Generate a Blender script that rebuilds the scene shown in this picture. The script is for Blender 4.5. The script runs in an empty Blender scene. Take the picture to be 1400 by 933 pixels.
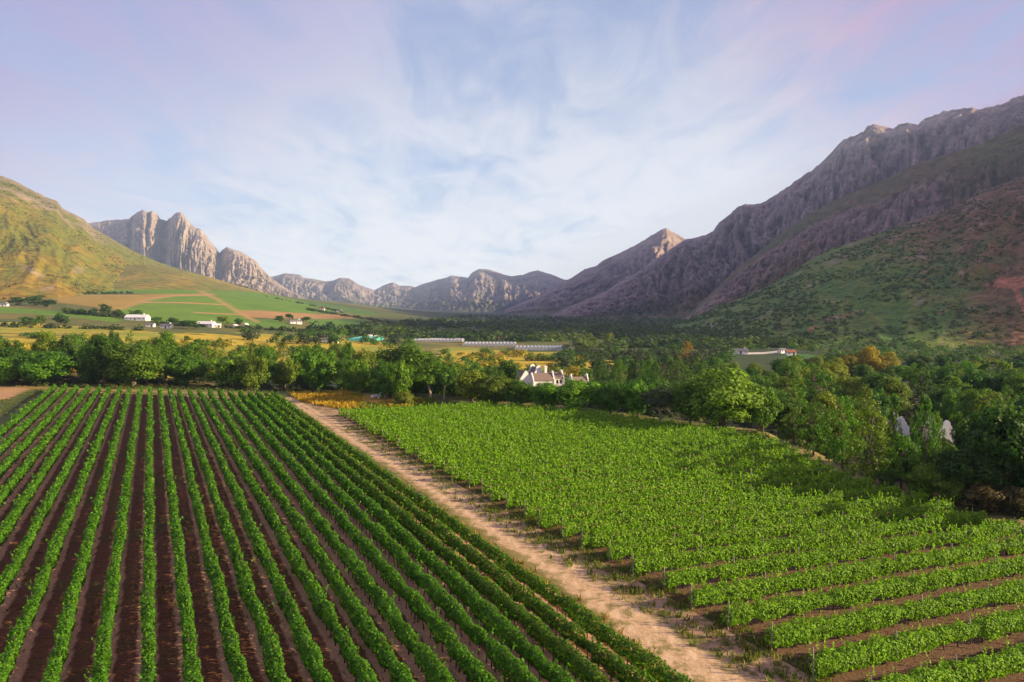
import bpy, math, random
import numpy as np

SC = bpy.context.scene
COL = SC.collection
R = math.radians
# ------------------------------------------------------------------ camera
F, CX, HZ, ZC = 933.0, 700.0, 424.0, 22.0      # focal length in pixels, centre column, horizon row, eye height
cam_d = bpy.data.cameras.new("camera")
cam = bpy.data.objects.new("camera", cam_d)
COL.objects.link(cam)
cam.location = (0, 0, ZC)
cam.rotation_euler = (R(90), 0, 0)
cam_d.sensor_width = 36
cam_d.lens = 36 * F / 1400
cam_d.shift_y = -(466.5 - HZ) / 1400
cam_d.clip_start = 0.5
cam_d.clip_end = 40000
SC.camera = cam
# ------------------------------------------------------------------ light, sky, exposure
SUN_AZ, SUN_EL = 98.5, 18.0
SC.view_settings.view_transform = 'Standard'
SC.view_settings.look = 'None'
SC.view_settings.gamma = 1.0
SC.view_settings.exposure = 1.3
SC.view_settings.use_curve_mapping = False
SC.cycles.use_denoising = True
SC.cycles.max_bounces = 6
SC.cycles.diffuse_bounces = 3
SC.cycles.transmission_bounces = 3
SC.cycles.volume_bounces = 0
SC.cycles.sample_clamp_indirect = 4.0

sun_d = bpy.data.lights.new("sun", 'SUN')
sun = bpy.data.objects.new("sun", sun_d)
COL.objects.link(sun)
sun_d.energy = 5.0
sun_d.angle = R(0.6)
sun_d.color = (1.0, 0.79, 0.48)
sun.rotation_euler = (R(90 - SUN_EL), 0, R(180 - SUN_AZ))

W = bpy.data.worlds.new("World")
SC.world = W
W.use_nodes = True


class NT:
    """small wrapper to write node trees briefly"""
    def __init__(s, tree):
        s.t = tree
        s.n = tree.nodes
        s.l = tree.links

    def node(s, kind, **kw):
        n = s.n.new(kind)
        for k, v in kw.items():
            setattr(n, k, v)
        return n

    def put(s, sock, v):
        if hasattr(v, 'is_linked'):
            s.l.new(v, sock)
        elif isinstance(v, (tuple, list)) and len(v) == 3 and sock.type == 'RGBA':
            sock.default_value = (*v, 1)
        else:
            sock.default_value = v

    def math(s, op, a, b=0.0, c=0.0, clamp=False):
        n = s.node('ShaderNodeMath', operation=op, use_clamp=clamp)
        for i, v in enumerate((a, b, c)):
            s.put(n.inputs[i], v)
        return n.outputs[0]

    def mix(s, fac, a, b, mode='MIX'):
        n = s.node('ShaderNodeMix', data_type='RGBA', blend_type=mode)
        s.put(n.inputs[0], fac)
        s.put(n.inputs[6], a)
        s.put(n.inputs[7], b)
        return n.outputs[2]

    def noise(s, vec, scale, detail=4.0, rough=0.55, dist=0.0):
        n = s.node('ShaderNodeTexNoise')
        s.put(n.inputs['Vector'], vec)
        n.inputs['Scale'].default_value = scale
        n.inputs['Detail'].default_value = detail
        n.inputs['Roughness'].default_value = rough
        n.inputs['Distortion'].default_value = dist
        return n.outputs['Fac']

    def ramp(s, v, a, b, lo=0.0, hi=1.0):
        n = s.node('ShaderNodeMapRange', interpolation_type='SMOOTHSTEP')
        s.put(n.inputs['Value'], v)
        n.inputs['From Min'].default_value = a
        n.inputs['From Max'].default_value = b
        n.inputs['To Min'].default_value = lo
        n.inputs['To Max'].default_value = hi
        return n.outputs[0]

    def mapping(s, vec, scale=(1, 1, 1), loc=(0, 0, 0), rot=(0, 0, 0)):
        n = s.node('ShaderNodeMapping')
        s.put(n.inputs[0], vec)
        n.inputs['Location'].default_value = loc
        n.inputs['Rotation'].default_value = rot
        n.inputs['Scale'].default_value = scale
        return n.outputs[0]


def build_world():
    k = NT(W.node_tree)
    bg = W.node_tree.nodes['Background']
    bg.inputs['Strength'].default_value = 0.10
    sky = k.node('ShaderNodeTexSky', sky_type='NISHITA', sun_disc=False)
    sky.sun_elevation = R(SUN_EL)
    sky.sun_rotation = R(SUN_AZ)
    sky.air_density = 1.0
    sky.dust_density = 0.6
    sky.ozone_density = 1.6
    tc = k.node('ShaderNodeTexCoord')
    sep = k.node('ShaderNodeSeparateXYZ')
    k.l.new(tc.outputs['Generated'], sep.inputs[0])
    x, y, z = sep.outputs
    zz = k.math('ADD', k.math('MAXIMUM', z, 0.0), 0.10)
    comb = k.node('ShaderNodeCombineXYZ')
    k.l.new(k.math('DIVIDE', x, zz), comb.inputs[0])
    k.l.new(k.math('DIVIDE', y, zz), comb.inputs[1])
    p = comb.outputs[0]
    # high thin cloud drawn out along the valley: long streaks, softer veils, fine wisps
    a = k.noise(k.mapping(p, (1.15, 0.60, 1), (3.1, 0.7, 0), (0, 0, R(20))), 1.0, 6, 0.55, 0.6)
    b = k.noise(k.mapping(p, (0.45, 0.25, 1), (7.7, 2.2, 0), (0, 0, R(-10))), 1.0, 3, 0.5, 0.3)
    c = k.noise(k.mapping(p, (4.0, 1.7, 1), (1.3, 4.4, 0), (0, 0, R(30))), 1.0, 8, 0.62, 1.0)
    m = k.math('ADD', k.math('MULTIPLY', a, 0.50), k.math('MULTIPLY', b, 0.42))
    m = k.math('ADD', m, k.math('MULTIPLY', k.math('SUBTRACT', c, 0.29), 0.50))
    hor = k.ramp(z, 0.0, 0.42, 0.08, 0.0)
    m = k.ramp(k.math('ADD', m, hor), 0.38, 0.68, 0.12, 1.0)
    # clouds towards the low sun (to the right) are rosier, high on the left more violet
    warm = k.math('ADD', k.math('MULTIPLY', x, 0.75), k.math('MULTIPLY', z, 0.65))
    warm = k.ramp(warm, 0.32, 0.68)
    viol = k.ramp(k.math('ADD', k.math('MULTIPLY', x, -0.55), k.math('MULTIPLY', z, 0.8)), 0.24, 0.62)
    cc = k.mix(k.ramp(z, 0.02, 0.40), (4.9, 5.0, 5.0), (2.65, 2.75, 3.3))
    cc = k.mix(viol, cc, (1.75, 1.55, 2.75))
    cc = k.mix(warm, cc, (2.45, 1.35, 2.3))
    blue = k.mix(0.75, sky.outputs[0], k.mix(k.ramp(z, 0.02, 0.4), (1.7, 2.7, 4.1), (1.15, 1.5, 2.7)))
    k.l.new(k.mix(m, blue, cc), bg.inputs['Color'])


build_world()

# ------------------------------------------------------------------ numpy noise
def _hash(ix, iy, seed):
    h = (ix.astype(np.int64) * 374761393 + iy.astype(np.int64) * 668265263 + seed * 1442695041) & 0xFFFFFFFF
    h = ((h ^ (h >> 13)) * 1274126177) & 0xFFFFFFFF
    return ((h ^ (h >> 16)) & 0xFFFF) / 65535.0


def perlin(x, y, seed=0):
    x = np.asarray(x, float)
    y = np.asarray(y, float)
    x0, y0 = np.floor(x), np.floor(y)
    fx, fy = x - x0, y - y0
    u = fx * fx * fx * (fx * (fx * 6 - 15) + 10)
    v = fy * fy * fy * (fy * (fy * 6 - 15) + 10)

    def g(dx, dy):
        a = _hash(x0 + dx, y0 + dy, seed) * 2 * np.pi
        return np.cos(a) * (fx - dx) + np.sin(a) * (fy - dy)
    return 1.5 * ((g(0, 0) * (1 - u) + g(1, 0) * u) * (1 - v) + (g(0, 1) * (1 - u) + g(1, 1) * u) * v)


def fbm(x, y, octaves=5, seed=0, gain=0.5):
    t, a, s = 0.0, 1.0, 0.0
    for i in range(octaves):
        t = t + a * perlin(x * 2 ** i + 17.3 * i, y * 2 ** i - 9.1 * i, seed + i)
        s += a
        a *= gain
    return t / s


def ridged(x, y, octaves=5, seed=0, gain=0.5):
    t, a, s = 0.0, 1.0, 0.0
    for i in range(octaves):
        t = t + a * (1 - 2 * np.abs(perlin(x * 2 ** i + 3.7 * i, y * 2 ** i + 5.9 * i, seed + i)))
        s += a
        a *= gain
    return t / s


def sstep(a, b, x):
    t = np.clip((np.asarray(x, float) - a) / (b - a), 0, 1)
    return t * t * (3 - 2 * t)


def lerp(a, b, t):
    t = np.asarray(t)[..., None]
    return np.asarray(a) * (1 - t) + np.asarray(b) * t


def in_poly(px, py, poly):
    r = np.zeros(np.shape(px), bool)
    n = len(poly)
    for i in range(n):
        (x0, y0), (x1, y1) = poly[i], poly[(i + 1) % n]
        if y0 == y1:
            continue
        c = ((y0 > py) != (y1 > py)) & (px < (x1 - x0) * (py - y0) / (y1 - y0) + x0)
        r ^= c
    return r


def dist_line(px, py, pts):
    d = np.full(np.shape(px), 1e9)
    for (x0, y0), (x1, y1) in zip(pts[:-1], pts[1:]):
        L = (x1 - x0) ** 2 + (y1 - y0) ** 2
        t = np.clip(((px - x0) * (x1 - x0) + (py - y0) * (y1 - y0)) / L, 0, 1)
        d = np.minimum(d, np.hypot(px - x0 - t * (x1 - x0), py - y0 - t * (y1 - y0)))
    return d


# ------------------------------------------------------------------ mesh helpers
def mesh_np(name, V, Q, col=None, smooth=False, mats=None):
    """V (n,3) vertices, Q (m,3|4) faces"""
    me = bpy.data.meshes.new(name)
    V = np.ascontiguousarray(V, np.float32)
    Q = np.ascontiguousarray(Q, np.int32)
    k = Q.shape[1]
    me.vertices.add(len(V))
    me.vertices.foreach_set('co', V.ravel())
    me.loops.add(Q.size)
    me.loops.foreach_set('vertex_index', Q.ravel())
    me.polygons.add(len(Q))
    me.polygons.foreach_set('loop_start', np.arange(0, Q.size, k, dtype=np.int32))
    if smooth:
        me.polygons.foreach_set('use_smooth', np.ones(len(Q), bool))
    me.update(calc_edges=True)
    if col is not None:
        a = me.color_attributes.new('Col', 'FLOAT_COLOR', 'POINT')
        c = np.ones((len(V), 4), np.float32)
        c[:, :3] = col
        a.data.foreach_set('color', c.ravel())
    if mats:
        me.materials.append(mats)
    return me


def attr(me, name, vals):
    a = me.attributes.new(name, 'FLOAT', 'POINT')
    a.data.foreach_set('value', np.ascontiguousarray(vals, np.float32).ravel())


def grid_faces(nu, nv):
    i = np.arange(nu * nv).reshape(nu, nv)
    return np.stack([i[:-1, :-1], i[1:, :-1], i[1:, 1:], i[:-1, 1:]], -1).reshape(-1, 4)


def link(name, data, parent=None, loc=None, kind=None):
    o = bpy.data.objects.new(name, data)
    COL.objects.link(o)
    if parent:
        o.parent = parent
    if loc is not None:
        o.location = loc
    if kind:
        o['kind'] = kind
    return o


def tag(o, label, cat, group=None, kind=None):
    o['label'] = label
    o['category'] = cat
    if group:
        o['group'] = group
    if kind:
        o['kind'] = kind
    return o


class MB:
    """collects simple solids for one mesh"""
    def __init__(s):
        s.v, s.f = [], []

    def add(s, v, f):
        n = len(s.v)
        s.v += [tuple(p) for p in v]
        s.f += [tuple(i + n for i in q) for q in f]

    def box(s, x0, x1, y0, y1, z0, z1):
        s.add([(x0, y0, z0), (x1, y0, z0), (x1, y1, z0), (x0, y1, z0), (x0, y0, z1), (x1, y0, z1), (x1, y1, z1), (x0, y1, z1)],
              [(0, 3, 2, 1), (4, 5, 6, 7), (0, 1, 5, 4), (1, 2, 6, 5), (2, 3, 7, 6), (3, 0, 4, 7)])

    def prism(s, prof, a, b, axis='y'):
        """profile of (u, z) points pulled from a to b along axis"""
        n = len(prof)
        if axis == 'y':
            v = [(p[0], a, p[1]) for p in prof] + [(p[0], b, p[1]) for p in prof]
        else:
            v = [(a, p[0], p[1]) for p in prof] + [(b, p[0], p[1]) for p in prof]
        f = [tuple(range(n - 1, -1, -1)), tuple(range(n, 2 * n))]
        f += [(i, (i + 1) % n, n + (i + 1) % n, n + i) for i in range(n)]
        s.add(v, f)

    def tube(s, pts, rad, n=6):
        base = len(s.v)
        pts = [np.array(p, float) for p in pts]
        for i, p in enumerate(pts):
            d = pts[min(i + 1, len(pts) - 1)] - pts[max(i - 1, 0)]
            d /= np.linalg.norm(d) + 1e-9
            a = np.cross(d, (0.3, 1, 0.2))
            a /= np.linalg.norm(a) + 1e-9
            b = np.cross(d, a)
            for k in range(n):
                t = 2 * math.pi * k / n
                s.v.append(tuple(p + rad[i] * (math.cos(t) * a + math.sin(t) * b)))
        for i in range(len(pts) - 1):
            for k in range(n):
                s.f.append((base + i * n + k, base + i * n + (k + 1) % n, base + (i + 1) * n + (k + 1) % n, base + (i + 1) * n + k))
        s.f.append(tuple(base + k for k in range(n)))
        s.f.append(tuple(base + (len(pts) - 1) * n + k for k in range(n)))

    def mesh(s, name, mat):
        me = bpy.data.meshes.new(name)
        me.from_pydata(s.v, [], s.f)
        me.materials.append(mat)
        return me

    def build(s, name, mat, parent=None, loc=None):
        return link(name, s.mesh(name, mat), parent, loc)


def leaf_quads(C, N, L, Wd, rng):
    """rhombic leaves: centres C, normals N, half length L, half width Wd"""
    n = len(C)
    N = N / (np.linalg.norm(N, axis=1, keepdims=True) + 1e-9)
    r = rng.normal(size=(n, 3))
    a = np.cross(N, r)
    a /= np.linalg.norm(a, axis=1, keepdims=True) + 1e-9
    b = np.cross(N, a)
    L = np.broadcast_to(L, (n,))[:, None]
    Wd = np.broadcast_to(Wd, (n,))[:, None]
    V = np.stack([C + a * L, C + b * Wd - N * L * 0.15, C - a * L, C - b * Wd - N * L * 0.15], 1).reshape(-1, 3)
    return V, np.arange(4 * n).reshape(n, 4)


# ------------------------------------------------------------------ materials
def mat(name):
    m = bpy.data.materials.new(name)
    m.use_nodes = True
    k = NT(m.node_tree)
    b = m.node_tree.nodes['Principled BSDF']
    b.inputs['Roughness'].default_value = 0.85
    b.inputs['Specular IOR Level'].default_value = 0.2
    return m, k, b


def plain(name, col, var=0.25, scale=1.5, rough=0.85, spec=0.2):
    m, k, b = mat(name)
    tc = k.node('ShaderNodeTexCoord')
    n = k.noise(tc.outputs['Object'], scale, 5, 0.6)
    c = k.mix(n, tuple(v * (1 - var) for v in col), tuple(min(1, v * (1 + var)) for v in col))
    k.l.new(c, b.inputs['Base Color'])
    b.inputs['Roughness'].default_value = rough
    b.inputs['Specular IOR Level'].default_value = spec
    return m


def leaf_mat(name, source, var=0.45, trans=0.35, tint=(1.25, 1.2, 0.55)):
    """foliage; colour from the object's colour, from a vertex colour or fixed; each leaf differs a little"""
    m, k, b = mat(name)
    if source == 'object':
        base = k.node('ShaderNodeObjectInfo').outputs['Color']
    elif source == 'attr':
        base = k.node('ShaderNodeAttribute', attribute_name='Col').outputs['Color']
    else:
        rgb = k.node('ShaderNodeRGB')
        rgb.outputs[0].default_value = (*source, 1)
        base = rgb.outputs[0]
    isl = k.node('ShaderNodeNewGeometry').outputs['Random Per Island']
    v = k.math('MULTIPLY_ADD', isl, 2 * var, 1 - var)
    sc = k.node('ShaderNodeVectorMath', operation='SCALE')
    k.l.new(base, sc.inputs[0])
    k.l.new(v, sc.inputs[3])
    col = sc.outputs[0]
    far = k.ramp(k.math('FRACT', k.math('MULTIPLY', isl, 7.13)), 0.55, 1.0, 0.0, 0.7)
    col = k.mix(far, col, k.mix(1.0, col, tint, 'MULTIPLY'))
    k.l.new(col, b.inputs['Base Color'])
    b.inputs['Roughness'].default_value = 0.62
    b.inputs['Specular IOR Level'].default_value = 0.25
    tr = k.node('ShaderNodeBsdfTranslucent')
    k.l.new(k.mix(1.0, col, (1.25, 1.3, 0.5), 'MULTIPLY'), tr.inputs[0])
    mx = k.node('ShaderNodeMixShader')
    mx.inputs[0].default_value = trans
    k.l.new(b.outputs[0], mx.inputs[1])
    k.l.new(tr.outputs[0], mx.inputs[2])
    k.l.new(mx.outputs[0], m.node_tree.nodes['Material Output'].inputs[0])
    return m


def terrain_mat(name, fine, bump=0.6, amp=0.35):
    m, k, b = mat(name)
    pos = k.node('ShaderNodeNewGeometry').outputs['Position']
    c = k.node('ShaderNodeAttribute', attribute_name='Col').outputs['Color']
    n = k.noise(pos, fine, 6, 0.65)
    v = k.ramp(n, 0.3, 0.7, 1 - amp, 1 + amp)
    sc = k.node('ShaderNodeVectorMath', operation='SCALE')
    k.l.new(c, sc.inputs[0])
    k.l.new(v, sc.inputs[3])
    k.l.new(sc.outputs[0], b.inputs['Base Color'])
    bp = k.node('ShaderNodeBump')
    bp.inputs['Strength'].default_value = bump
    bp.inputs['Distance'].default_value = 0.35 / fine
    k.l.new(n, bp.inputs['Height'])
    k.l.new(bp.outputs[0], b.inputs['Normal'])
    return m


M_TREE = leaf_mat('tree_leaves', 'object')
M_STUFF = leaf_mat('wild_leaves', 'attr', 0.4, 0.3)
M_VINE_L = leaf_mat('vine_leaves_narrow_rows', (0.066, 0.195, 0.007), 0.42, 0.38, (1.7, 1.2, 0.8))
M_VINE_E = leaf_mat('vine_leaves_sun_tinted', (0.066, 0.178, 0.008), 0.42, 0.38, (2.7, 1.2, 0.6))  # low orange sunlight on the edge rows tinted into the leaf colour
M_VINE_R = leaf_mat('vine_leaves_wide_rows', (0.165, 0.335, 0.013), 0.40, 0.42, (1.40, 1.12, 0.6))
M_BARK = plain('bark', (0.13, 0.095, 0.07), 0.4, 3)
M_PALE_BARK = plain('pale_bark', (0.34, 0.26, 0.19), 0.3, 3)
M_WOOD = plain('grey_timber', (0.30, 0.26, 0.21), 0.3, 6)
M_DARK_WOOD = plain('dark_timber', (0.055, 0.040, 0.030), 0.3, 6)
M_WHITE = plain('limewash', (0.80, 0.77, 0.72), 0.08, 0.6)
M_THATCH = plain('thatch', (0.20, 0.15, 0.125), 0.3, 1.2)
M_SLATE = plain('grey_roofing', (0.17, 0.16, 0.17), 0.25, 0.8, 0.6)
M_REDROOF = plain('rust_roofing', (0.33, 0.12, 0.06), 0.25, 0.8, 0.7)
M_GLASS = plain('window_glass', (0.03, 0.035, 0.045), 0.2, 0.5, 0.15, 0.5)
M_NETTING = plain('plastic_sheeting', (0.40, 0.41, 0.43), 0.15, 0.15, 0.5)
M_TEAL = plain('teal_netting', (0.10, 0.42, 0.40), 0.15, 0.2, 0.6)
M_STEEL = plain('galvanised_steel', (0.45, 0.46, 0.48), 0.1, 1, 0.4)
M_ROCKW = plain('pale_stone', (0.70, 0.66, 0.58), 0.2, 2)
M_ROCKB = plain('brown_stone', (0.30, 0.14, 0.07), 0.3, 6)

# ------------------------------------------------------------------ the lie of the land
E1 = np.array((-0.4687, 0.8834))      # along the left rows
E2 = np.array((0.8834, 0.4687))       # across them, to the right
G1 = np.array((0.9433, 0.3321))       # along the right rows
G2 = np.array((-0.3321, 0.9433))
_U = np.array([-900, 0, 150, 300, 450, 600, 800, 1000, 1200, 1400, 2300], float)
_D = np.array([0, 70, 150, 190, 260, 350, 470, 620, 900, 1300, 2000, 3500, 9000], float)
_Z = np.array([
    [0, 0, 0, 0, 2, 6, 14, 22, 40, 60, 80, 90, 90],
    [0, 0, 0, 0, 0.5, 4, 8.5, 14, 32, 54, 80, 90, 90],
    [0, 0, 0, 0, -1, 1, 5, 11.5, 34, 62, 95, 100, 100],
    [0, 0, 0, -1, -3, -3, -0.5, 6, 24, 56, 92, 110, 110],
    [0, 0, 0, -2.5, -6, -6, -4.5, -1.5, 6, 20, 42, 72, 80],
    [0, 0, 0, -4, -8, -8.5, -8.5, -9, -8, -7, -4, 0, 0],
    [0, 0, -0.3, -4, -8, -9, -9, -9, -9, -9, -8, -8, -5],
    [0, 0, -2, -5, -8, -9, -9, -10, -9, -8, -8, -8, -5],
    [0, 0, -4, -6, -8, -9, -9, -9, -9, -8, -8, -8, -5],
    [0, -0.3, -4, -6, -8, -9, -9, -9, -9, -8, -8, -8, -5],
    [0, -0.5, -4, -6, -8, -9, -9, -9, -9, -8, -8, -8, -5]], float)


def _table():
    """resample the height table finely (log distance) and smooth it"""
    uu = np.linspace(-900, 2300, 161)
    ld = np.linspace(math.log(20), math.log(9000), 220)
    dd = np.exp(ld)
    A = np.array([np.interp(dd, _D, r) for r in _Z])
    B = np.array([np.interp(uu, _U, A[:, j]) for j in range(len(dd))]).T
    for _ in range(10):
        B[1:-1] = (B[:-2] + 2 * B[1:-1] + B[2:]) / 4
    for _ in range(6):
        B[:, 1:-1] = (B[:, :-2] + 2 * B[:, 1:-1] + B[:, 2:]) / 4
    return uu, ld, B


TU, TL, TB = _table()


def H(x, y):
    """ground height"""
    x = np.asarray(x, float)
    y = np.asarray(y, float)
    d = np.clip(y, 20, 8990)
    u = np.clip(CX + F * x / d, -899, 2299)
    a = (u + 900) / 20
    b = (np.log(d) - TL[0]) / (TL[1] - TL[0])
    i = np.clip(a.astype(int), 0, 159)
    j = np.clip(b.astype(int), 0, 218)
    fa, fb = a - i, b - j
    z = (TB[i, j] * (1 - fa) + TB[i + 1, j] * fa) * (1 - fb) + (TB[i, j + 1] * (1 - fa) + TB[i + 1, j + 1] * fa) * fb
    s = x * E2[0] + y * E2[1]
    t = x * E1[0] + y * E1[1]
    flat = in_poly(x, y, FLATZONE)
    z = np.where(flat, 0, z)
    return z + np.where(flat | (y < 195), 0, fbm(x / 60, y / 60, 4, 5) * np.clip((y - 195) / 150, 0, 1) * 1.2)


def gp(u, y, z=0.0):
    """point of the level z seen at a pixel of the photograph (for measuring it out)"""
    d = F * (ZC - z) / (y - HZ)
    return ((u - CX) / F * d, d)


FLATZONE = [gp(-300, 900), gp(-300, 533), gp(0, 533), gp(200, 531), gp(395, 536), gp(620, 539), gp(655, 550), gp(700, 549), gp(800, 557), gp(870, 567), gp(950, 577), gp(1040, 588), gp(1090, 605), gp(1150, 632), gp(1222, 655), gp(1295, 676), gp(1390, 704), gp(1600, 760), gp(1600, 1500), gp(-300, 1500)]


def ground_at(u, y):
    """first ground point down the column u that shows at row y"""
    d = np.exp(np.linspace(math.log(100), math.log(6000), 4000))
    x = (u - CX) / F * d
    yy = HZ + F * (ZC - H(x, d)) / d
    ok = np.nonzero(yy <= y)[0]
    i = ok[0] if len(ok) else -1
    return float(x[i]), float(d[i]), float(H(x[i], d[i]))


RFIELD = [gp(u, y, 1.0) for u, y in [(455, 562), (500, 556), (560, 552), (640, 553), (700, 554), (800, 562), (870, 572), (950, 583), (1040, 594), (1068, 606),
                                    (1110, 626), (1150, 647), (1222, 668), (1262, 679), (1295, 690), (1337, 703), (1400, 722), (1540, 770), (1700, 1000)]]
# left edge of the right block follows the track
_s34 = []
for t in (24, 40, 80, 120, 140):
    q = E1 * t + E2 * (34.6 + 0.5 * math.sin(t * .05))
    _s34.append((q[0], q[1]))
RFIELD = RFIELD + _s34


_TC = ([0, 30, 45, 90, 160, 200], [28.2, 29.4, 31.0, 31.5, 30.8, 30.6])


def track_s(t):
    return np.interp(t, *_TC)


def t_far(s):
    return 203.5 - 0.86 * s


RPATH = [gp(*p) for p in [(1000, 584), (1045, 594), (1068, 603), (1105, 619), (1140, 640), (1165, 652), (1225, 664), (1300, 686), (1350, 702), (1400, 716), (1480, 738)]]


def build_ground():
    def axis(lo, hi, n, c, k):
        a = np.arcsinh((lo - c) / k)
        b = np.arcsinh((hi - c) / k)
        return c + k * np.sinh(np.linspace(a, b, n))
    xs = axis(-5200, 5200, 760, -10, 55)
    ys = axis(-300, 9600, 1050, 90, 60)
    X, Y = np.meshgrid(xs, ys, indexing='ij')
    Z = H(X, Y)
    Dd = np.maximum(Y, 20)
    U = CX + F * X / Dd
    PY = HZ + F * (ZC - Z) / Dd
    n1 = fbm(X / 90, Y / 90, 5, 11)
    n2 = fbm(X / 14, Y / 14, 4, 21)
    n3 = fbm(X / 260, Y / 260, 4, 31)
    C = lerp((0.085, 0.120, 0.022), (0.20, 0.165, 0.035), sstep(-0.35, 0.4, n1 + 0.4 * n2))
    C = lerp(C, (0.045, 0.085, 0.018), sstep(0.0, 0.45, n3))
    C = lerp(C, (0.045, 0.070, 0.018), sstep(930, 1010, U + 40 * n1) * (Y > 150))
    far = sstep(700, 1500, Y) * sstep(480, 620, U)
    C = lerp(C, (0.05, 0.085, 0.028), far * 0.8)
    # golden hay meadows between the tree belt and the farms
    gold = np.zeros(X.shape)
    for poly in ([(-300, 440), (30, 441), (95, 446), (170, 452), (230, 456), (330, 456), (420, 460), (540, 468), (560, 500), (300, 520), (-300, 540)],
                 [(600, 478), (700, 480), (790, 484), (840, 492), (800, 512), (600, 512)]):
        gold = np.maximum(gold, in_poly(U + n2 * 22 + n1 * 15, PY + n1 * 9 + n2 * 4, poly) & (Y > 215))
    gc = lerp((0.52, 0.38, 0.024), (0.24, 0.27, 0.026), sstep(-0.2, 0.5, n1 + 0.5 * n2))
    C = lerp(C, gc, gold * sstep(-0.55, 0.15, n3 + 0.6 * n1 + 0.7 * n2 + 0.22))
    # tilled and planted fields on the left flank
    up = (Y > 430)
    gr = (0.125, 0.235, 0.012)
    tan = (0.42, 0.25, 0.085)
    def zone(poly, c, w=1.0):
        nonlocal C
        C = lerp(C, np.array(c) * (1 + 0.22 * n2 + 0.25 * n1 + 0.10 * np.sin(Y * 0.55 + X * 0.2))[..., None], in_poly(U + n2 * 2, PY + n2 * 0.5, poly) * up * w)
    zone([(-200, 414), (0, 420), (60, 424), (110, 429), (170, 437), (160, 441), (100, 434), (40, 429), (-200, 424)], (0.12, 0.24, 0.012))
    zone([(60, 396), (105, 390), (190, 392), (280, 394), (300, 402), (240, 402), (185, 401), (70, 405)], (0.12, 0.24, 0.012))
    zone([(70, 406), (190, 403), (245, 402), (215, 413), (165, 424), (80, 414)], (0.34, 0.23, 0.04))
    zone([(158, 426), (190, 414), (240, 404), (276, 399), (310, 412), (335, 425), (350, 440), (300, 443), (210, 440), (160, 432)], gr)
    zone([(278, 394), (330, 394), (380, 404), (430, 417), (462, 428), (400, 430), (340, 433), (310, 414)], (0.115, 0.22, 0.014))
    zone([(400, 408), (440, 414), (500, 424), (520, 430), (500, 432), (440, 424)], (0.08, 0.16, 0.022))
    zone([(318, 424.5), (360, 425), (440, 430), (484, 431), (497, 437), (400, 436), (335, 434)], (0.36, 0.21, 0.075))
    zone([(415, 437), (495, 436), (515, 444), (520, 452), (440, 451)], (0.105, 0.21, 0.014))
    zone([(330, 436), (385, 438), (400, 450), (340, 446)], (0.105, 0.21, 0.014))
    for line, w in (([(272, 397), (300, 411), (336, 433), (352, 440)], 1.6), ([(190, 413.5), (250, 414), (312, 417)], 0.9), ([(165, 423), (205, 409), (240, 404), (292, 403)], 1.5),
                    ([(265, 427.5), (340, 431)], 0.8), ([(170, 420), (215, 406)], 1.2), ([(80, 404), (190, 404)], 0.6)):
        d = dist_line(U, PY * 1.0, line)
        C = lerp(C, tan, (1 - sstep(w * 0.6, w * 1.3, d + n2 * 0.5)) * up)
    # bare clearings by the villages and on the right
    zone([(520, 445), (560, 446), (548, 450), (522, 450)], (0.36, 0.24, 0.12))
    zone([(1065, 487), (1100, 484), (1135, 489), (1080, 492)], (0.05, 0.14, 0.02))
    C = lerp(C, (0.62, 0.56, 0.45), (1 - sstep(0.8, 1.6, dist_line(U, PY, [(985, 480), (1020, 483.5), (1045, 483), (1085, 479)]))) * up)
    # rough grass round the vineyards
    near = (Y < 230)
    gcol = lerp((0.085, 0.115, 0.02), (0.19, 0.15, 0.04), sstep(-0.3, 0.45, n1 * 0.7 + n2))
    C = lerp(C, gcol, near * 1.0)
    S = X * E2[0] + Y * E2[1]
    T = X * E1[0] + Y * E1[1]
    dry = sstep(2.0, 4.0, T - t_far(S)) * (1 - sstep(6, 10, T - t_far(S) + n2 * 3)) * (S < 28)
    C = lerp(C, (0.36, 0.20, 0.05), dry * 0.85)
    hay = in_poly(X + n2 * 2, Y + n2 * 3, [gp(395, 538), gp(470, 536), gp(520, 541), (gp(590, 548)), gp(600, 556), gp(470, 560), gp(440, 556), gp(410, 549)])
    C = lerp(C, lerp((0.40, 0.25, 0.03), (0.20, 0.22, 0.03), sstep(-.2, .4, n2)), hay * 0.9)
    lawn = in_poly(X, Y, [gp(-60, 560), gp(12, 545), gp(56, 531), gp(60, 536), gp(2, 572), gp(-60, 600)])
    C = lerp(C, (0.055, 0.085, 0.02), lawn * 0.9)
    red = in_poly(X, Y, [gp(-80, 552), gp(-80, 525), gp(30, 527), gp(42, 531), gp(10, 546)])
    C = lerp(C, (0.44, 0.25, 0.12), red * 0.9)
    outside_flat = in_poly(X, Y, FLATZONE) == False
    dark_floor = near & outside_flat & (S > 29)
    C = lerp(C, (0.05, 0.055, 0.018), dark_floor * (0.6 + 0.4 * sstep(-0.3, 0.3, n2)))  # darker ground outside the flat zone, right of the track
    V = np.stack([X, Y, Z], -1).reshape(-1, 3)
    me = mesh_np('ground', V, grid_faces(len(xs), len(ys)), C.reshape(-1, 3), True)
    sd = np.maximum(np.abs(S - track_s(T)) - np.interp(T, [0, 90, 130, 165], [2.1, 2.1, 1.6, 1.0]), T - 178)
    sd = np.minimum(sd, np.maximum(np.abs(T - t_far(S) - 5.2) - 1.6, S - 29))
    sd2 = dist_line(X, Y, RPATH) - 1.2
    attr(me, 'track', np.clip(np.minimum(sd, sd2), -6, 6))
    attr(me, 'rut', np.where(T < 178, np.abs(np.abs(S - track_s(T)) - 0.85), 3.0))
    verge = np.maximum(np.abs(S - 33) - 3.6, T - 165)
    attr(me, 'verge', np.clip(verge, -6, 6))

    m, k, b = mat('earth_and_grass')
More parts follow.
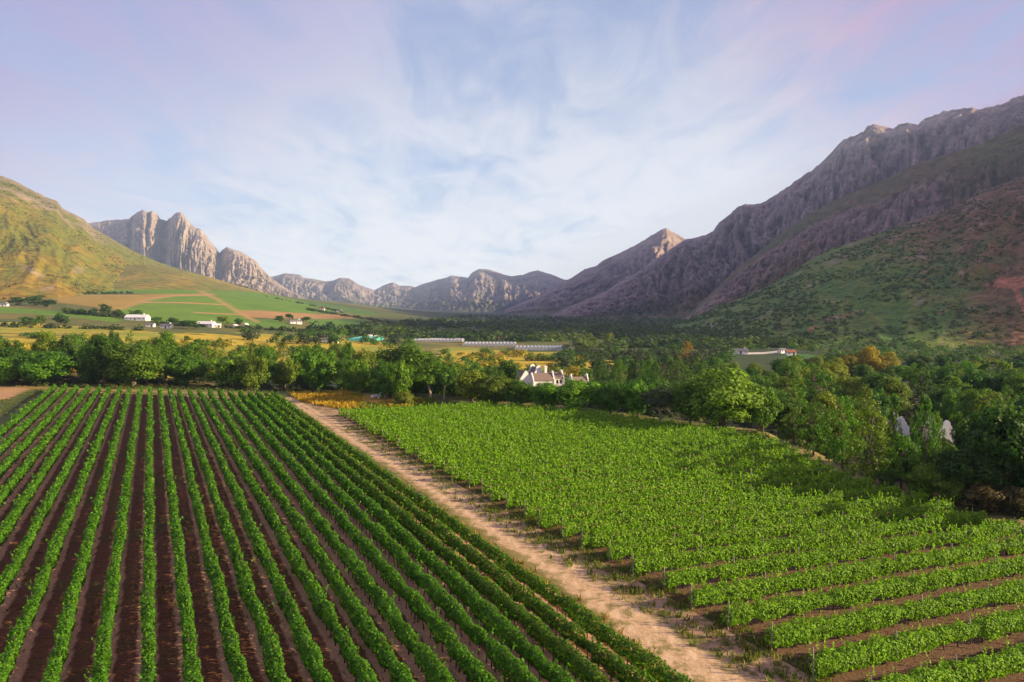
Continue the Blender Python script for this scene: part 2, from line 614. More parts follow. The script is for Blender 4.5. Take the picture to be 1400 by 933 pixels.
    pos = k.node('ShaderNodeNewGeometry').outputs['Position']
    base = k.node('ShaderNodeAttribute', attribute_name='Col').outputs['Color']
    tr = k.node('ShaderNodeAttribute', attribute_name='track').outputs['Fac']
    ve = k.node('ShaderNodeAttribute', attribute_name='verge').outputs['Fac']
    big = k.noise(pos, 0.28, 6, 0.65)
    fine = k.noise(pos, 2.6, 6, 0.7)
    mid = k.noise(pos, 0.8, 5, 0.6)
    v = k.ramp(k.math('ADD', k.math('MULTIPLY', fine, 0.6), k.math('MULTIPLY', big, 0.4)), 0.3, 0.7, 0.62, 1.38)
    sc = k.node('ShaderNodeVectorMath', operation='SCALE')
    k.l.new(base, sc.inputs[0])
    k.l.new(v, sc.inputs[3])
    col = sc.outputs[0]
    # verge: pale earth with scattered tufts
    vm = k.ramp(k.math('ADD', ve, k.math('MULTIPLY', k.math('SUBTRACT', big, 0.5), 5.0)), -0.6, 0.6, 1.0, 0.0)
    earth = k.mix(k.ramp(mid, 0.35, 0.65), (0.30, 0.19, 0.10), (0.46, 0.32, 0.19))
    tuft = k.ramp(k.math('ADD', mid, k.math('MULTIPLY', big, 0.5)), 0.72, 0.86)
    earth = k.mix(tuft, earth, k.mix(fine, (0.055, 0.075, 0.016), (0.20, 0.15, 0.04)))
    col = k.mix(vm, col, earth)
    # track: packed warm sand, two paler wheel lines
    tm = k.ramp(k.math('ADD', tr, k.math('MULTIPLY', k.math('SUBTRACT', mid, 0.5), 2.6)), -0.5, 0.5, 1.0, 0.0)
    sand = k.mix(k.ramp(fine, 0.3, 0.7), (0.41, 0.275, 0.145), (0.56, 0.39, 0.225))
    sand = k.mix(k.ramp(k.noise(pos, 0.5, 6, 0.7), 0.55, 0.75, 0, 0.5), sand, (0.36, 0.22, 0.12))
    rt = k.node('ShaderNodeAttribute', attribute_name='rut').outputs['Fac']
    rm = k.ramp(k.math('ADD', rt, k.math('MULTIPLY', k.math('SUBTRACT', mid, 0.5), 0.7)), 0.10, 0.42, 0.55, 0.0)
    sand = k.mix(rm, sand, (0.66, 0.48, 0.29))
    weeds = k.ramp(k.math('ADD', k.math('MULTIPLY', rt, 0.25), k.math('ADD', mid, k.math('MULTIPLY', big, 0.5))), 0.86, 1.02, 0.0, 0.8)
    sand = k.mix(weeds, sand, (0.20, 0.17, 0.05))
    col = k.mix(tm, col, sand)
    k.l.new(col, b.inputs['Base Color'])
    bp = k.node('ShaderNodeBump')
    bp.inputs['Strength'].default_value = 0.7
    bp.inputs['Distance'].default_value = 0.10
    k.l.new(k.math('ADD', fine, mid), bp.inputs['Height'])
    k.l.new(bp.outputs[0], b.inputs['Normal'])
    me.materials.append(m)
    link('ground', me, kind='structure')


build_ground()


def mountain(name, pts, mtl, colour, nu=None, nt=190, power=1.25, rib=0.05, rib_len=160.0, rough=0.02, seed=1, foot_z=None, back=0.6, cliff=None, skyjit=1.0, clefts=(), push=0.05, crisp=False):
    """a real slope from its foot line up to its crest and down behind; pts rows are (u, y, crest distance, foot distance)"""
    P = np.array(pts, float)
    u0, u1 = P[0, 0], P[-1, 0]
    if nu is None:
        nu = int((u1 - u0) / 1.15)
    u = np.linspace(u0, u1, nu)
    dr = np.interp(u, P[:, 0], P[:, 2])
    df = np.interp(u, P[:, 0], P[:, 3])
    yy = np.interp(u, P[:, 0], P[:, 1])
    ker = np.ones(25) / 25
    dr = np.convolve(np.pad(dr, 12, 'edge'), ker, 'valid')
    df = np.convolve(np.pad(df, 12, 'edge'), ker, 'valid')
    zr = ZC + (HZ - yy) / F * dr
    zf = H((u - CX) / F * df, df) - 12 if foot_z is None else np.full(nu, foot_z)
    arc = np.concatenate([[0], np.cumsum(np.hypot(np.diff((u - CX) / F * dr), np.diff(dr)))])
    tb = np.linspace(0, 1, nt) ** 0.9
    nb = 36
    tt = np.concatenate([tb, 1 + np.linspace(0.012, 1, nb) ** 1.3 * back])
    A, T = np.meshgrid(arc, tt, indexing='ij')
    Ug = np.repeat(u[:, None], len(tt), 1)
    span = (dr - df)[:, None]
    hgt = np.maximum(zr - zf, 1)[:, None]
    Tc = np.minimum(T, 1)
    prof = Tc ** power
    if cliff:
        c0, c1, ck = cliff
        wob = 0.10 * fbm(A / 900, T * 1.5, 4, seed + 40)
        prof = prof * (1 - ck) + ck * sstep(c0, c1, Tc + wob) * (0.85 + 0.15 * Tc)
        prof = np.where(Tc >= 1, 1, prof)
        prof = prof * (1 - sstep(0.93, 1.0, Tc)) + (1 - (1 - prof) * (1 - Tc) / 0.07).clip(0, 1) * sstep(0.93, 1.0, Tc)
    dist = np.sqrt(span ** 2 + hgt ** 2)
    w1 = fbm(A / (rib_len * 3), T * dist / (rib_len * 4), 3, seed + 7) * 1.2
    n_rib = ridged(A / rib_len + w1, T * dist / (rib_len * 5) + w1 * 0.5, 5, seed, 0.55)
    n_iso = fbm(A / (rib_len * 0.7), T * dist / (rib_len * 0.7), 6, seed + 20, 0.6)
    n_big = fbm(A / (rib_len * 5), T * dist / (rib_len * 5), 3, seed + 60)
    env = sstep(0.02, 0.30, Tc) * (1 - 0.96 * sstep(0.62, 1.0, Tc))
    env = np.where(T > 1, np.clip((T - 1) / back * 2, 0.04, 0.6), env)
    dz = hgt * env * (rib * (n_rib - 0.1) + rough * n_iso + rib * 0.9 * n_big)
    z = zf[:, None] + hgt * prof
    z = np.where(T > 1, zr[:, None] - hgt * 0.75 * ((T - 1) / back) ** 1.1, z) + dz
    n_fin = ridged(A / (rib_len * .22) + w1, T * dist / (rib_len * 1.2) + n_iso * 0.8, 4, seed + 33, 0.55)
    n_led = fbm(A / (rib_len * 1.2), T * dist / (rib_len * .11) + 2 * n_iso, 3, seed + 44)
    D = df[:, None] + span * T + span * env * push * (-n_rib - 0.6 * n_iso - (0.60 * n_fin + 0.30 * n_led if crisp else 0))
    if crisp:
        z = z + hgt * env * rib * (0.38 * n_fin + 0.16 * n_led)
    z = z + np.where(Tc > 0.9, skyjit * hgt * 0.013 * (fbm(A / (rib_len * 0.22), T * 3, 4, seed + 90, 0.65) - 0.15) * sstep(0.93, 1, Tc), 0)
    for cu, cw, cd in clefts:
        g = np.exp(-((Ug - cu - 6 * n_iso - (Tc - 1) * 14) / cw) ** 2) * sstep(0.25, 0.6, Tc) * (T <= 1) * (1 - 0.8 * sstep(0.93, 1, Tc))
        D = D + g * cd
        z = z - g * hgt * 0.05
    X = (Ug - CX) / F * D
    V = np.stack([X, D, z], -1)
    gu = np.gradient(V, axis=0)
    gt = np.gradient(V, axis=1)
    nrm = np.cross(gu, gt)
    nz = np.abs(nrm[..., 2]) / (np.linalg.norm(nrm, axis=-1) + 1e-9)
    PY = HZ + F * (ZC - z) / D
    C = colour(dict(U=Ug, T=Tc, X=X, Y=D, Z=z, PY=PY, nz=nz, rib=n_rib, iso=n_iso, big=n_big, A=A))
    me = mesh_np(name, V.reshape(-1, 3), grid_faces(nu, len(tt)), np.clip(C, 0, 1).reshape(-1, 3), not crisp, mtl)
    link(name, me, kind='structure')
    return V


M_ROCK = terrain_mat('mountain_rock', 0.02, 0.5, 0.30)
M_ROCKN = terrain_mat('near_mountain_rock', 0.035, 0.55, 0.40)
M_HILL = terrain_mat('hill_scrub', 0.05, 0.6, 0.38)
M_SPUR = terrain_mat('bushy_slope', 0.09, 0.8, 0.45)


def col_peaks(a):
    rock = lerp((0.24, 0.185, 0.14), (0.36, 0.29, 0.225), sstep(-0.3, 0.5, a['iso'] + 0.5 * a['rib']))
    veg = lerp((0.20, 0.18, 0.075), (0.13, 0.14, 0.06), sstep(-0.3, 0.3, a['big']))
    m = sstep(0.34, 0.20, 0.0) + 0
    low = (1 - sstep(0.22, 0.42, a['T'] + 0.16 * a['iso'] + 0.08 * a['rib']))
    return lerp(rock, veg, low)


def col_far(a):
    rock = lerp((0.13, 0.115, 0.11), (0.29, 0.235, 0.20), sstep(-0.3, 0.5, a['iso'] + 0.4 * a['rib']))
    veg = np.broadcast_to(np.array((0.09, 0.10, 0.05)), rock.shape)
    return lerp(rock, veg, 1 - sstep(0.2, 0.55, a['T'] + 0.25 * a['iso']))


def col_right(a):
    rock = lerp((0.14, 0.105, 0.09), (0.32, 0.245, 0.20), sstep(-0.35, 0.5, a['iso'] + 0.5 * a['rib']))
    veg = lerp((0.095, 0.110, 0.032), (0.155, 0.100, 0.050), sstep(-0.3, 0.4, a['big'] + 0.5 * a['iso']))
    steep = sstep(0.86, 0.70, 0) + 0
    r = sstep(0.28, 0.55, a['T'] + 0.22 * a['iso'] + 0.12 * a['rib'] + 0.12 * a['big'])
    c = lerp(veg, rock, r)
    return lerp(c, veg, sstep(0.15, 0.55, a['big'] - a['rib'] * 0.4) * 0.6)


def col_shoulder(a):
    rock = lerp((0.13, 0.09, 0.07), (0.29, 0.21, 0.16), sstep(-0.35, 0.5, a['iso'] + 0.5 * a['rib']))
    veg = lerp((0.095, 0.110, 0.026), (0.165, 0.090, 0.045), sstep(-0.3, 0.4, a['big'] + 0.4 * a['iso']) * 0.7 + 0.3 * sstep(1100, 1400, a['U']))
    band = sstep(0.38, 0.5, a['T'] + .1 * a['iso']) * (1 - sstep(0.74, 0.86, a['T'] + 0.1 * a['iso']))
    return lerp(veg, rock, band * sstep(-0.35, 0.15, a['rib'] + a['big']) * (1 - 0.7 * sstep(1260, 1330, a['U'])))


def col_spur(a):
    g = lerp((0.080, 0.170, 0.018), (0.165, 0.210, 0.026), sstep(-0.3, 0.4, a['iso'] + 0.6 * a['big']))
    br = lerp((0.130, 0.080, 0.026), (0.21, 0.105, 0.042), sstep(-0.3, 0.4, a['iso']))
    c = lerp(g, br, sstep(-0.25, 0.25, (a['U'] - 1290) / 380 + 0.30 * a['big'] + 0.25 * a['iso'] + 0.35 * (a['T'] - 0.4)))
    c = lerp(c, (0.30, 0.25, 0.20), sstep(0.50, 0.70, a['iso'] * 1.2 + 0.3 * a['T'] + 0.1 * a['rib']) * 0.5)
    for poly, cc in (([(1338, 391), (1365, 381), (1460, 370), (1460, 395), (1400, 394), (1372, 393)], (0.42, 0.155, 0.075)),
                     ([(1380, 390), (1392, 392), (1402, 415), (1412, 432), (1398, 430), (1390, 408)], (0.42, 0.155, 0.075)),
                     ([(1394, 396), (1460, 396), (1460, 420), (1404, 414)], (0.06, 0.10, 0.03)),
                     ([(1118, 438), (1140, 431), (1160, 428), (1182, 423), (1180, 427), (1155, 434), (1130, 441)], (0.30, 0.20, 0.10)),
                     ([(1100, 452), (1112, 446), (1119, 446), (1110, 455)], (0.42, 0.19, 0.06)),
                     ([(1278, 428), (1300, 417), (1302, 419), (1284, 431)], (0.22, 0.16, 0.05))):
        c = lerp(c, cc, in_poly(a['U'] + a['iso'] * 3, a['PY'] + a['iso'] * 1.5, poly) * 0.8)
    return c


def col_left(a):
    g = lerp((0.140, 0.150, 0.013), (0.310, 0.185, 0.016), sstep(-0.35, 0.4, a['iso'] * 0.7 + 0.7 * a['big'] + 0.5 * (0.4 - a['T'])))
    g = lerp(g, (0.085, 0.11, 0.022), sstep(0.15, 0.5, a['iso'] - 0.4 * a['rib']) * 0.6)
    rock = lerp((0.17, 0.14, 0.085), (0.34, 0.26, 0.18), sstep(-0.3, 0.5, a['iso']))
    c = lerp(g, rock, sstep(0.80, 0.95, a['T'] + 0.40 * a['iso'] + 0.15 * a['rib']) * (1 - sstep(110, 190, a['U'])) * 0.85)
    for poly in ([(20, 360), (45, 366), (62, 378), (56, 382), (40, 372)], [(98, 365), (118, 366), (112, 375), (100, 374)], [(54, 395), (75, 391), (78, 398), (56, 399)]):
        c = lerp(c, rock, in_poly(a['U'] + a['iso'] * 10, a['PY'] + a['iso'] * 5, poly) * 0.55)
    return c


def col_foothill(a):
    g = lerp((0.15, 0.155, 0.022), (0.26, 0.19, 0.03), sstep(-0.3, 0.4, a['iso'] + 0.6 * a['big']))
    d = dist_line(a['U'], a['PY'], [(88, 394), (120, 380), (160, 364)])
    g = lerp(g, (0.05, 0.065, 0.025), (1 - sstep(1.5, 4.0, d + 2 * a['iso'])))
    return lerp(g, (0.11, 0.21, 0.014), (1 - sstep(0.06, 0.16, a['T'] + 0.05 * a['iso'])) * sstep(260, 320, a['U']))


mountain('rocky_peaks', [(60, 330, 6300, 4300), (100, 312, 6300, 4300), (125, 305, 6300, 4300), (150, 301, 6250, 4300), (175, 300, 6200, 4300), (181, 295, 6180, 4300), (188, 290, 6150, 4300),
                         (195, 287, 6100, 4300), (201, 290, 6100, 4250), (207, 288, 6100, 4250), (214, 292, 6120, 4250), (219, 299, 6200, 4200), (228, 302, 6300, 4200), (234, 297, 6250, 4200),
                         (241, 291, 6150, 4150), (248, 291, 6100, 4150), (254, 297, 6050, 4150), (260, 306, 6000, 4150), (268, 312, 5950, 4100), (275, 314, 5900, 4100), (281, 322, 5900, 4100),
                         (287, 330, 5900, 4100), (295, 339, 6000, 4100), (300, 346, 6200, 4100), (305, 341, 6200, 4100), (310, 338, 6200, 4100), (320, 342, 6150, 4100), (330, 345, 6150, 4100),
                         (340, 351, 6150, 4100), (350, 357, 6150, 4100), (356, 366, 6200, 4100), (365, 374, 6200, 4100), (372, 381, 6200, 4100), (390, 394, 6000, 4200), (420, 410, 5600, 4300), (470, 424, 5200, 4400)],
         M_ROCK, col_peaks, nu=900, nt=300, power=1.3, rib=0.11, rib_len=260, rough=0.045, seed=3, crisp=True, cliff=(0.45, 0.95, 0.55), clefts=((224, 8, 380), (181, 4, 130), (301, 6, 200), (205, 2, 80)))
mountain('far_mountain_range', [(340, 384, 8600, 6600), (375, 378, 8500, 6600), (390, 374, 8500, 6600), (410, 376, 8400, 6600), (415, 380, 8400, 6600), (430, 382, 8400, 6600), (445, 385, 8400, 6600),
                                (455, 384, 8400, 6600), (465, 380, 8300, 6600), (478, 381, 8300, 6600), (490, 389, 8400, 6600), (500, 393, 8500, 6700), (512, 397, 8900, 6900), (525, 390, 9300, 7000),
                                (537, 386, 9300, 7000), (547, 391, 9300, 7000), (560, 391, 9200, 7000), (567, 393, 9100, 7000), (580, 388, 9000, 6800), (600, 382, 8900, 6600), (610, 380, 8700, 6500),
                                (617, 377, 8600, 6400), (625, 378, 8600, 6400), (640, 380, 8600, 6400), (645, 373, 8600, 6400), (655, 368, 8600, 6400), (665, 368, 8600, 6400), (680, 372, 8700, 6400),
                                (690, 376, 8700, 6400), (700, 378, 8700, 6400), (715, 376, 8700, 6400), (725, 372, 8700, 6400), (735, 370, 8700, 6400), (745, 373, 8700, 6400), (755, 376, 8700, 6400),
                                (770, 382, 8600, 6400), (800, 388, 8600, 6400), (860, 400, 8600, 6400)],
         M_ROCK, col_far, nu=640, nt=170, power=1.3, rib=0.13, rib_len=330, rough=0.04, seed=13, crisp=True, cliff=(0.4, 0.95, 0.4))
mountain('pointed_mountain', [(690, 424, 5600, 4200), (740, 402, 5700, 4100), (770, 385, 5700, 4000), (782, 380, 5700, 4000), (800, 368, 5700, 3900), (815, 364, 5700, 3900), (825, 356, 5650, 3900),
                              (850, 345, 5600, 3900), (870, 335, 5600, 3900), (882, 328, 5550, 3900), (895, 320, 5500, 3900), (905, 314, 5500, 3900), (911, 312, 5500, 3900), (918, 317, 5550, 3900),
                              (928, 322, 5600, 3900), (940, 329, 5700, 3900), (970, 335, 5900, 3900), (1010, 315, 6300, 4000), (1080, 285, 6600, 4200), (1180, 250, 6600, 4300)],
         M_ROCK, col_right, nu=420, nt=170, power=1.2, rib=0.11, rib_len=260, rough=0.035, seed=23, crisp=True)
RIGHTMT = mountain('right_mountain', [(716, 446, 2500, 2350), (725, 442, 2600, 2300), (762, 427, 3000, 2250), (825, 400, 3600, 2150), (875, 370, 4000, 2050), (905, 349, 4200, 2000), (937, 328, 4400, 1950),
                            (950, 326, 4350, 1950), (965, 322, 4300, 1900), (975, 317, 4250, 1900), (983, 305, 4200, 1900), (990, 300, 4150, 1900), (1000, 292, 4100, 1850), (1010, 283, 4050, 1850),
                            (1020, 280, 4000, 1850), (1030, 281, 3950, 1800), (1045, 277, 3900, 1800), (1060, 268, 3850, 1800), (1080, 255, 3750, 1800), (1100, 240, 3700, 1800), (1110, 235, 3650, 1800),
                            (1130, 217, 3600, 1800), (1150, 195, 3550, 1800), (1160, 190, 3500, 1800), (1180, 182, 3450, 1800), (1185, 174, 3400, 1800), (1195, 171, 3400, 1800), (1210, 174, 3350, 1800),
                            (1220, 177, 3300, 1800), (1230, 172, 3300, 1800), (1240, 169, 3250, 1800), (1255, 171, 3250, 1800), (1265, 164, 3200, 1800), (1280, 157, 3150, 1800), (1300, 151, 3100, 1800),
                            (1325, 148, 3050, 1800), (1340, 150, 3000, 1800), (1350, 148, 3000, 1800), (1375, 142, 2950, 1800), (1390, 133, 2900, 1800), (1400, 130, 2900, 1800), (1440, 112, 2800, 1750),
                            (1600, 60, 2600, 1600), (1900, -40, 2200, 1300), (2300, -160, 1800, 950)],
         M_ROCKN, col_right, nu=950, nt=240, power=1.25, rib=0.10, rib_len=170, rough=0.035, seed=33, crisp=True, cliff=(0.45, 0.9, 0.35))
SHOULDER = mountain('right_shoulder', [(930, 440, 1900, 1500), (965, 408, 2100, 1500), (1000, 374, 2300, 1500), (1040, 342, 2400, 1500), (1075, 313, 2400, 1500), (1108, 291, 2400, 1500), (1143, 274, 2350, 1500),
                            (1200, 250, 2250, 1500), (1237, 231, 2200, 1500), (1285, 214, 2150, 1500), (1343, 197, 2100, 1500), (1400, 171, 2050, 1450), (1500, 130, 1950, 1400), (1700, 90, 1800, 1300)],
         M_ROCKN, col_shoulder, nu=560, nt=150, power=1.05, rib=0.09, rib_len=120, rough=0.035, seed=43, crisp=True, foot_z=None)
SPUR = mountain('bushy_spur', [(870, 462, 900, 640), (895, 453, 1000, 620), (930, 440, 1080, 600), (960, 429, 1120, 590), (1020, 405, 1200, 570), (1060, 386, 1250, 560), (1110, 354, 1330, 550), (1135, 341, 1350, 550),
                        (1200, 319, 1400, 540), (1240, 304, 1420, 530), (1290, 290, 1450, 520), (1330, 267, 1480, 520), (1400, 240, 1500, 500), (1500, 205, 1500, 480), (1750, 140, 1450, 440), (2200, 60, 1350, 400)],
         M_SPUR, col_spur, nu=800, nt=260, power=0.95, rib=0.03, rib_len=110, rough=0.012, push=0.02, seed=53)
LEFTHILL = mountain('left_hill', [(-500, 120, 2000, 850), (-200, 180, 2100, 880), (-40, 228, 2150, 900), (0, 240, 2150, 900), (15, 245, 2150, 900), (40, 258, 2150, 900), (60, 268, 2150, 900), (78, 275, 2150, 920),
                       (85, 285, 2200, 930), (100, 292, 2250, 950), (115, 300, 2300, 1000), (125, 310, 2350, 1050), (150, 325, 2450, 1150), (180, 342, 2600, 1300), (215, 358, 2800, 1500), (260, 373, 3000, 1800),
                       (300, 386, 3200, 2000), (350, 400, 3400, 2300), (400, 412, 3600, 2600), (440, 420, 3700, 2900)],
         M_HILL, col_left, nu=760, nt=200, power=1.1, rib=0.020, rib_len=200, rough=0.010, push=0.016, skyjit=0.7, seed=63)
FOOTHILL = mountain('foothill', [(60, 408, 1250, 1050), (90, 393, 1500, 1150), (120, 379, 1700, 1200), (160, 363, 1900, 1250), (200, 362, 2000, 1300), (250, 369, 2100, 1350), (290, 380, 2200, 1400), (330, 392, 2300, 1500),
                      (380, 405, 2400, 1650), (430, 417, 2500, 1800), (480, 425, 2600, 2000), (540, 434, 2700, 2200), (600, 441, 2700, 2300)],
         M_HILL, col_foothill, nu=480, nt=120, power=0.85, rib=0.02, rib_len=170, rough=0.008, push=0.01, seed=73)
mountain('sun_block_ridge', [(2250, -190, 1850, 980), (2600, -290, 1500, 820), (3200, -350, 1120, 640), (4500, -900, 740, 400), (6800, -1720, 470, 270), (10000, -2720, 320, 180), (14000, -3850, 235, 130), (22000, -6000, 150, 84), (45000, -11800, 74, 42)],
         M_ROCKN, col_right, nu=420, nt=60, power=1.2, rib=0.04, rib_len=170, rough=0.03, seed=83)  # unseen ridge off to the right, added to keep sun off the bushy spur
mountain('hidden_shade_ridge', [(985, 322, 7400, 6400), (1010, 293, 7400, 6400), (1050, 285, 7400, 6400), (1080, 264, 7500, 6400), (1130, 229, 7600, 6500), (1150, 208, 7600, 6500), (1200, 184, 7700, 6500), (1300, 165, 7800, 6500), (1500, 125, 7900, 6600)],
         M_ROCK, col_far, nu=200, nt=80, power=1.2, rib=0.06, rib_len=300, rough=0.03, seed=93, skyjit=0.3)  # unseen ridge behind the right mountain, added to shadow the far range
# ------------------------------------------------------------------ haze in the valley air
def build_haze():
    mb = MB()
    mb.box(-5100, 5100, -280, 9500, -40, 1700)
    m = bpy.data.materials.new('valley_haze')
    m.use_nodes = True
    n = m.node_tree.nodes
    n.remove(n['Principled BSDF'])
    v = n.new('ShaderNodeVolumePrincipled')
    v.inputs['Color'].default_value = (0.50, 0.68, 1.0, 1)
    v.inputs['Density'].default_value = HAZE
    v.inputs['Anisotropy'].default_value = 0.0
    m.node_tree.links.new(v.outputs[0], n['Material Output'].inputs['Volume'])
    o = mb.build('haze', m)
    o['kind'] = 'stuff'


HAZE = 7.0e-5
build_haze()
rng = np.random.default_rng(7)
rnd = random.Random(11)

# ------------------------------------------------------------------ vineyard soil
def soil_sheet(name, poly, e1, e2, s0, pitch, bare, mid, weed, half, me=None):
    """bare strip under every row, darker tilled or weedy ground between"""
    ang = math.atan2(e2[1], e2[0]) if me is None else 0.0
    bm = me
    if me is None:
        P = np.array(poly)
        S, T = P @ e2, P @ e1
        bm = bpy.data.meshes.new(name)
        bm.from_pydata([(a, b, 0) for a, b in zip(S, T)], [], [tuple(range(len(P)))])
    m, k, b = mat(name + '_earth')
    tc = k.node('ShaderNodeTexCoord')
    sep = k.node('ShaderNodeSeparateXYZ')
    k.l.new(tc.outputs['Object'], sep.inputs[0])
    x = k.math('DIVIDE', k.math('SUBTRACT', sep.outputs[0], s0), pitch) if me is None else k.node('ShaderNodeAttribute', attribute_name='row').outputs['Fac']
    d = k.math('ABSOLUTE', k.math('SUBTRACT', k.math('FRACT', k.math('ADD', x, 0.5)), 0.5))
    d = k.math('MULTIPLY', d, pitch)
    ob = tc.outputs['Object']
    n1 = k.noise(ob, 0.12, 5, 0.6)
    n2 = k.noise(k.mapping(ob, (1, 0.35, 1)), 1.6, 6, 0.65)
    n3 = k.noise(ob, 5.0, 5, 0.7)
    n4 = k.noise(k.mapping(ob, (0.25, 1.2, 1)), 2.2, 4, 0.6)
    dd = k.math('ADD', d, k.math('MULTIPLY', k.math('SUBTRACT', n2, 0.5), 0.9))
    strip = k.ramp(dd, half - 0.12, half + 0.12, 1.0, 0.0)
    between = k.mix(k.ramp(n1, 0.48, 0.66), mid, weed)
    between = k.mix(k.ramp(n4, 0.4, 0.7), between, tuple(c * 0.62 for c in mid))
    col = k.mix(strip, between, bare)
    sc = k.node('ShaderNodeVectorMath', operation='SCALE')
    k.l.new(col, sc.inputs[0])
    k.l.new(k.ramp(n3, 0.25, 0.75, 0.6, 1.4), sc.inputs[3])
    k.l.new(sc.outputs[0], b.inputs['Base Color'])
    bp = k.node('ShaderNodeBump')
    bp.inputs['Strength'].default_value = 0.9
    bp.inputs['Distance'].default_value = 0.15
    k.l.new(k.math('ADD', n3, n2), bp.inputs['Height'])
    k.l.new(bp.outputs[0], b.inputs['Normal'])
    bm.materials.append(m)
    o = link(name, bm, kind='structure')
    o.location = (0, 0, 0.02)
    o.rotation_euler = (0, 0, ang)
    return o


N_L0, N_L1 = -9, 13
_NB = {0: 201, 1: 265, 2: 330, 3: 387, 4: 446, 5: 507, 6: 560, 7: 615, 8: 672, 9: 726, 10: 778, 11: 830, 12: 882, 13: 934}
_FX = [75, 90, 106, 121, 136, 150, 164, 177.5, 192, 205.5, 219, 233, 244.5, 259, 272.5, 286, 299.5, 314, 327.5, 340, 351, 362, 373]


def left_row(i):
    """near and far end of the i-th narrow row, measured on the ground; the rows fan out slightly"""
    nb = np.interp(i, list(_NB), list(_NB.values())) if i >= 0 else 201 + 68.5 * i
    nb += (i - 13) * 53 if i > 13 else 0
    fx = np.interp(i, range(-9, 14), _FX) + (min(0, i + 9) + max(0, i - 13)) * 13
    a = np.array(gp(nb, 930, 1.7))
    b = np.array(gp(fx, 526.5 + (fx - 75) / 298 * 10.5, 1.7))
    e = (b - a) / np.linalg.norm(b - a)
    return a - e * 11, b, e


def left_soil():
    rows = np.arange(-9.5, 14.01, 0.5)
    V, rp = [], []
    for i in rows:
        a, b, e = left_row(i)
        for f in np.linspace(0, 1, 40):
            p = a + (b + e * 1.2 - a) * f
            V.append((p[0], p[1], 0))
            rp.append(i)
    me = mesh_np('left_vineyard_soil', np.array(V), grid_faces(len(rows), 40), None, False)
    attr(me, 'row', np.array(rp))
    return me


soil_sheet('left_vineyard_soil', None, E1, E2, 0, 2.2, (0.50, 0.29, 0.155), (0.155, 0.062, 0.026), (0.090, 0.078, 0.016), 0.56, left_soil())
PITCH_R = 3.5
N_R0 = 25.3
soil_sheet('right_vineyard_soil', RFIELD, G1, -G2, -N_R0, PITCH_R, (0.15, 0.085, 0.048), (0.085, 0.048, 0.024), (0.055, 0.080, 0.016), 0.9)


# ------------------------------------------------------------------ vine rows
def vine_foliage(p0, e, n_side, L, hw, zlo, zhi, seed, dens=1.0, shoots=0.0, lumps=0.3, lmax=0.24, lk=0.0018):
    """leaves on the outside of a hedge of vines, finer near the viewer"""
    r = np.random.default_rng(seed)
    C, N, LL = [], [], []
    step = 4.0
    for a in np.arange(0, L, step):
        b = min(step, L - a)
        d = max(p0[1] + e[1] * (a + b / 2), 25)
        lf = float(np.clip(lk * d, 0.080, lmax))
        n = int(dens * 2.6 * (zhi - zlo + hw) / (1.15 * lf * lf) * b)
        t = a + r.random(n) * b
        th = r.random(n) * 2 * np.pi
        cx, sz = np.cos(th), np.sin(th)
        cx = np.sign(cx) * np.abs(cx) ** 0.7
        sz = np.sign(sz) * np.abs(sz) ** 0.7
        lump = 1 + lumps * perlin(t * 0.85 + seed * 3.1, th * 0.6, seed % 97) + lumps * 0.7 * perlin(t * 0.23 + seed, sz * 0 + 3.3, seed % 53)
        rad = (0.70 + 0.36 * r.random(n)) * lump
        weak = 1 - 0.55 * sstep(0.42, 0.62, perlin(t * 0.31 + seed * 7.7, t * 0 + seed, 9))
        rad = rad * (weak if zlo > 0.5 else 0.35 + 0.65 * weak)
        x = cx * hw * rad + 0.16 * perlin(t * 0.11 + seed, t * 0 + 1.5, 12)
        z = (zlo + zhi) / 2 + sz * (zhi - zlo) / 2 * rad
        nn = np.stack([n_side[0] * cx, n_side[1] * cx, sz + 0.35], 1) + r.normal(size=(n, 3)) * 0.55
        P = np.stack([p0[0] + e[0] * t + n_side[0] * x, p0[1] + e[1] * t + n_side[1] * x, np.maximum(z, 0.12)], 1)
        C.append(P)
        N.append(nn)
        LL.append(np.full(n, lf) * (0.7 + 0.6 * r.random(n)))
        if shoots:
            ns = r.poisson(shoots * b)
            k = max(4, int(0.75 / lf))
            ts = np.repeat(a + r.random(ns) * b, k)
            h = np.tile(np.linspace(0, 1, k), ns) * np.repeat(0.25 + 0.55 * r.random(ns), k)
            ln = np.repeat(r.normal(size=ns) * 0.45, k) * h
            xs = np.repeat(r.normal(size=ns) * hw * 0.55, k) + ln + r.normal(size=ns * k) * 0.05
            zs = zhi - 0.18 + h
            C.append(np.stack([p0[0] + e[0] * ts + n_side[0] * xs, p0[1] + e[1] * ts + n_side[1] * xs, zs], 1))
            N.append(np.stack([np.zeros(ns * k), np.zeros(ns * k), np.full(ns * k, 0.4)], 1) + r.normal(size=(ns * k, 3)))
            LL.append(np.full(ns * k, lf) * 0.95)
    C, N, LL = np.concatenate(C), np.concatenate(N), np.concatenate(LL)
    return leaf_quads(C, N, LL, LL * 0.72, r)


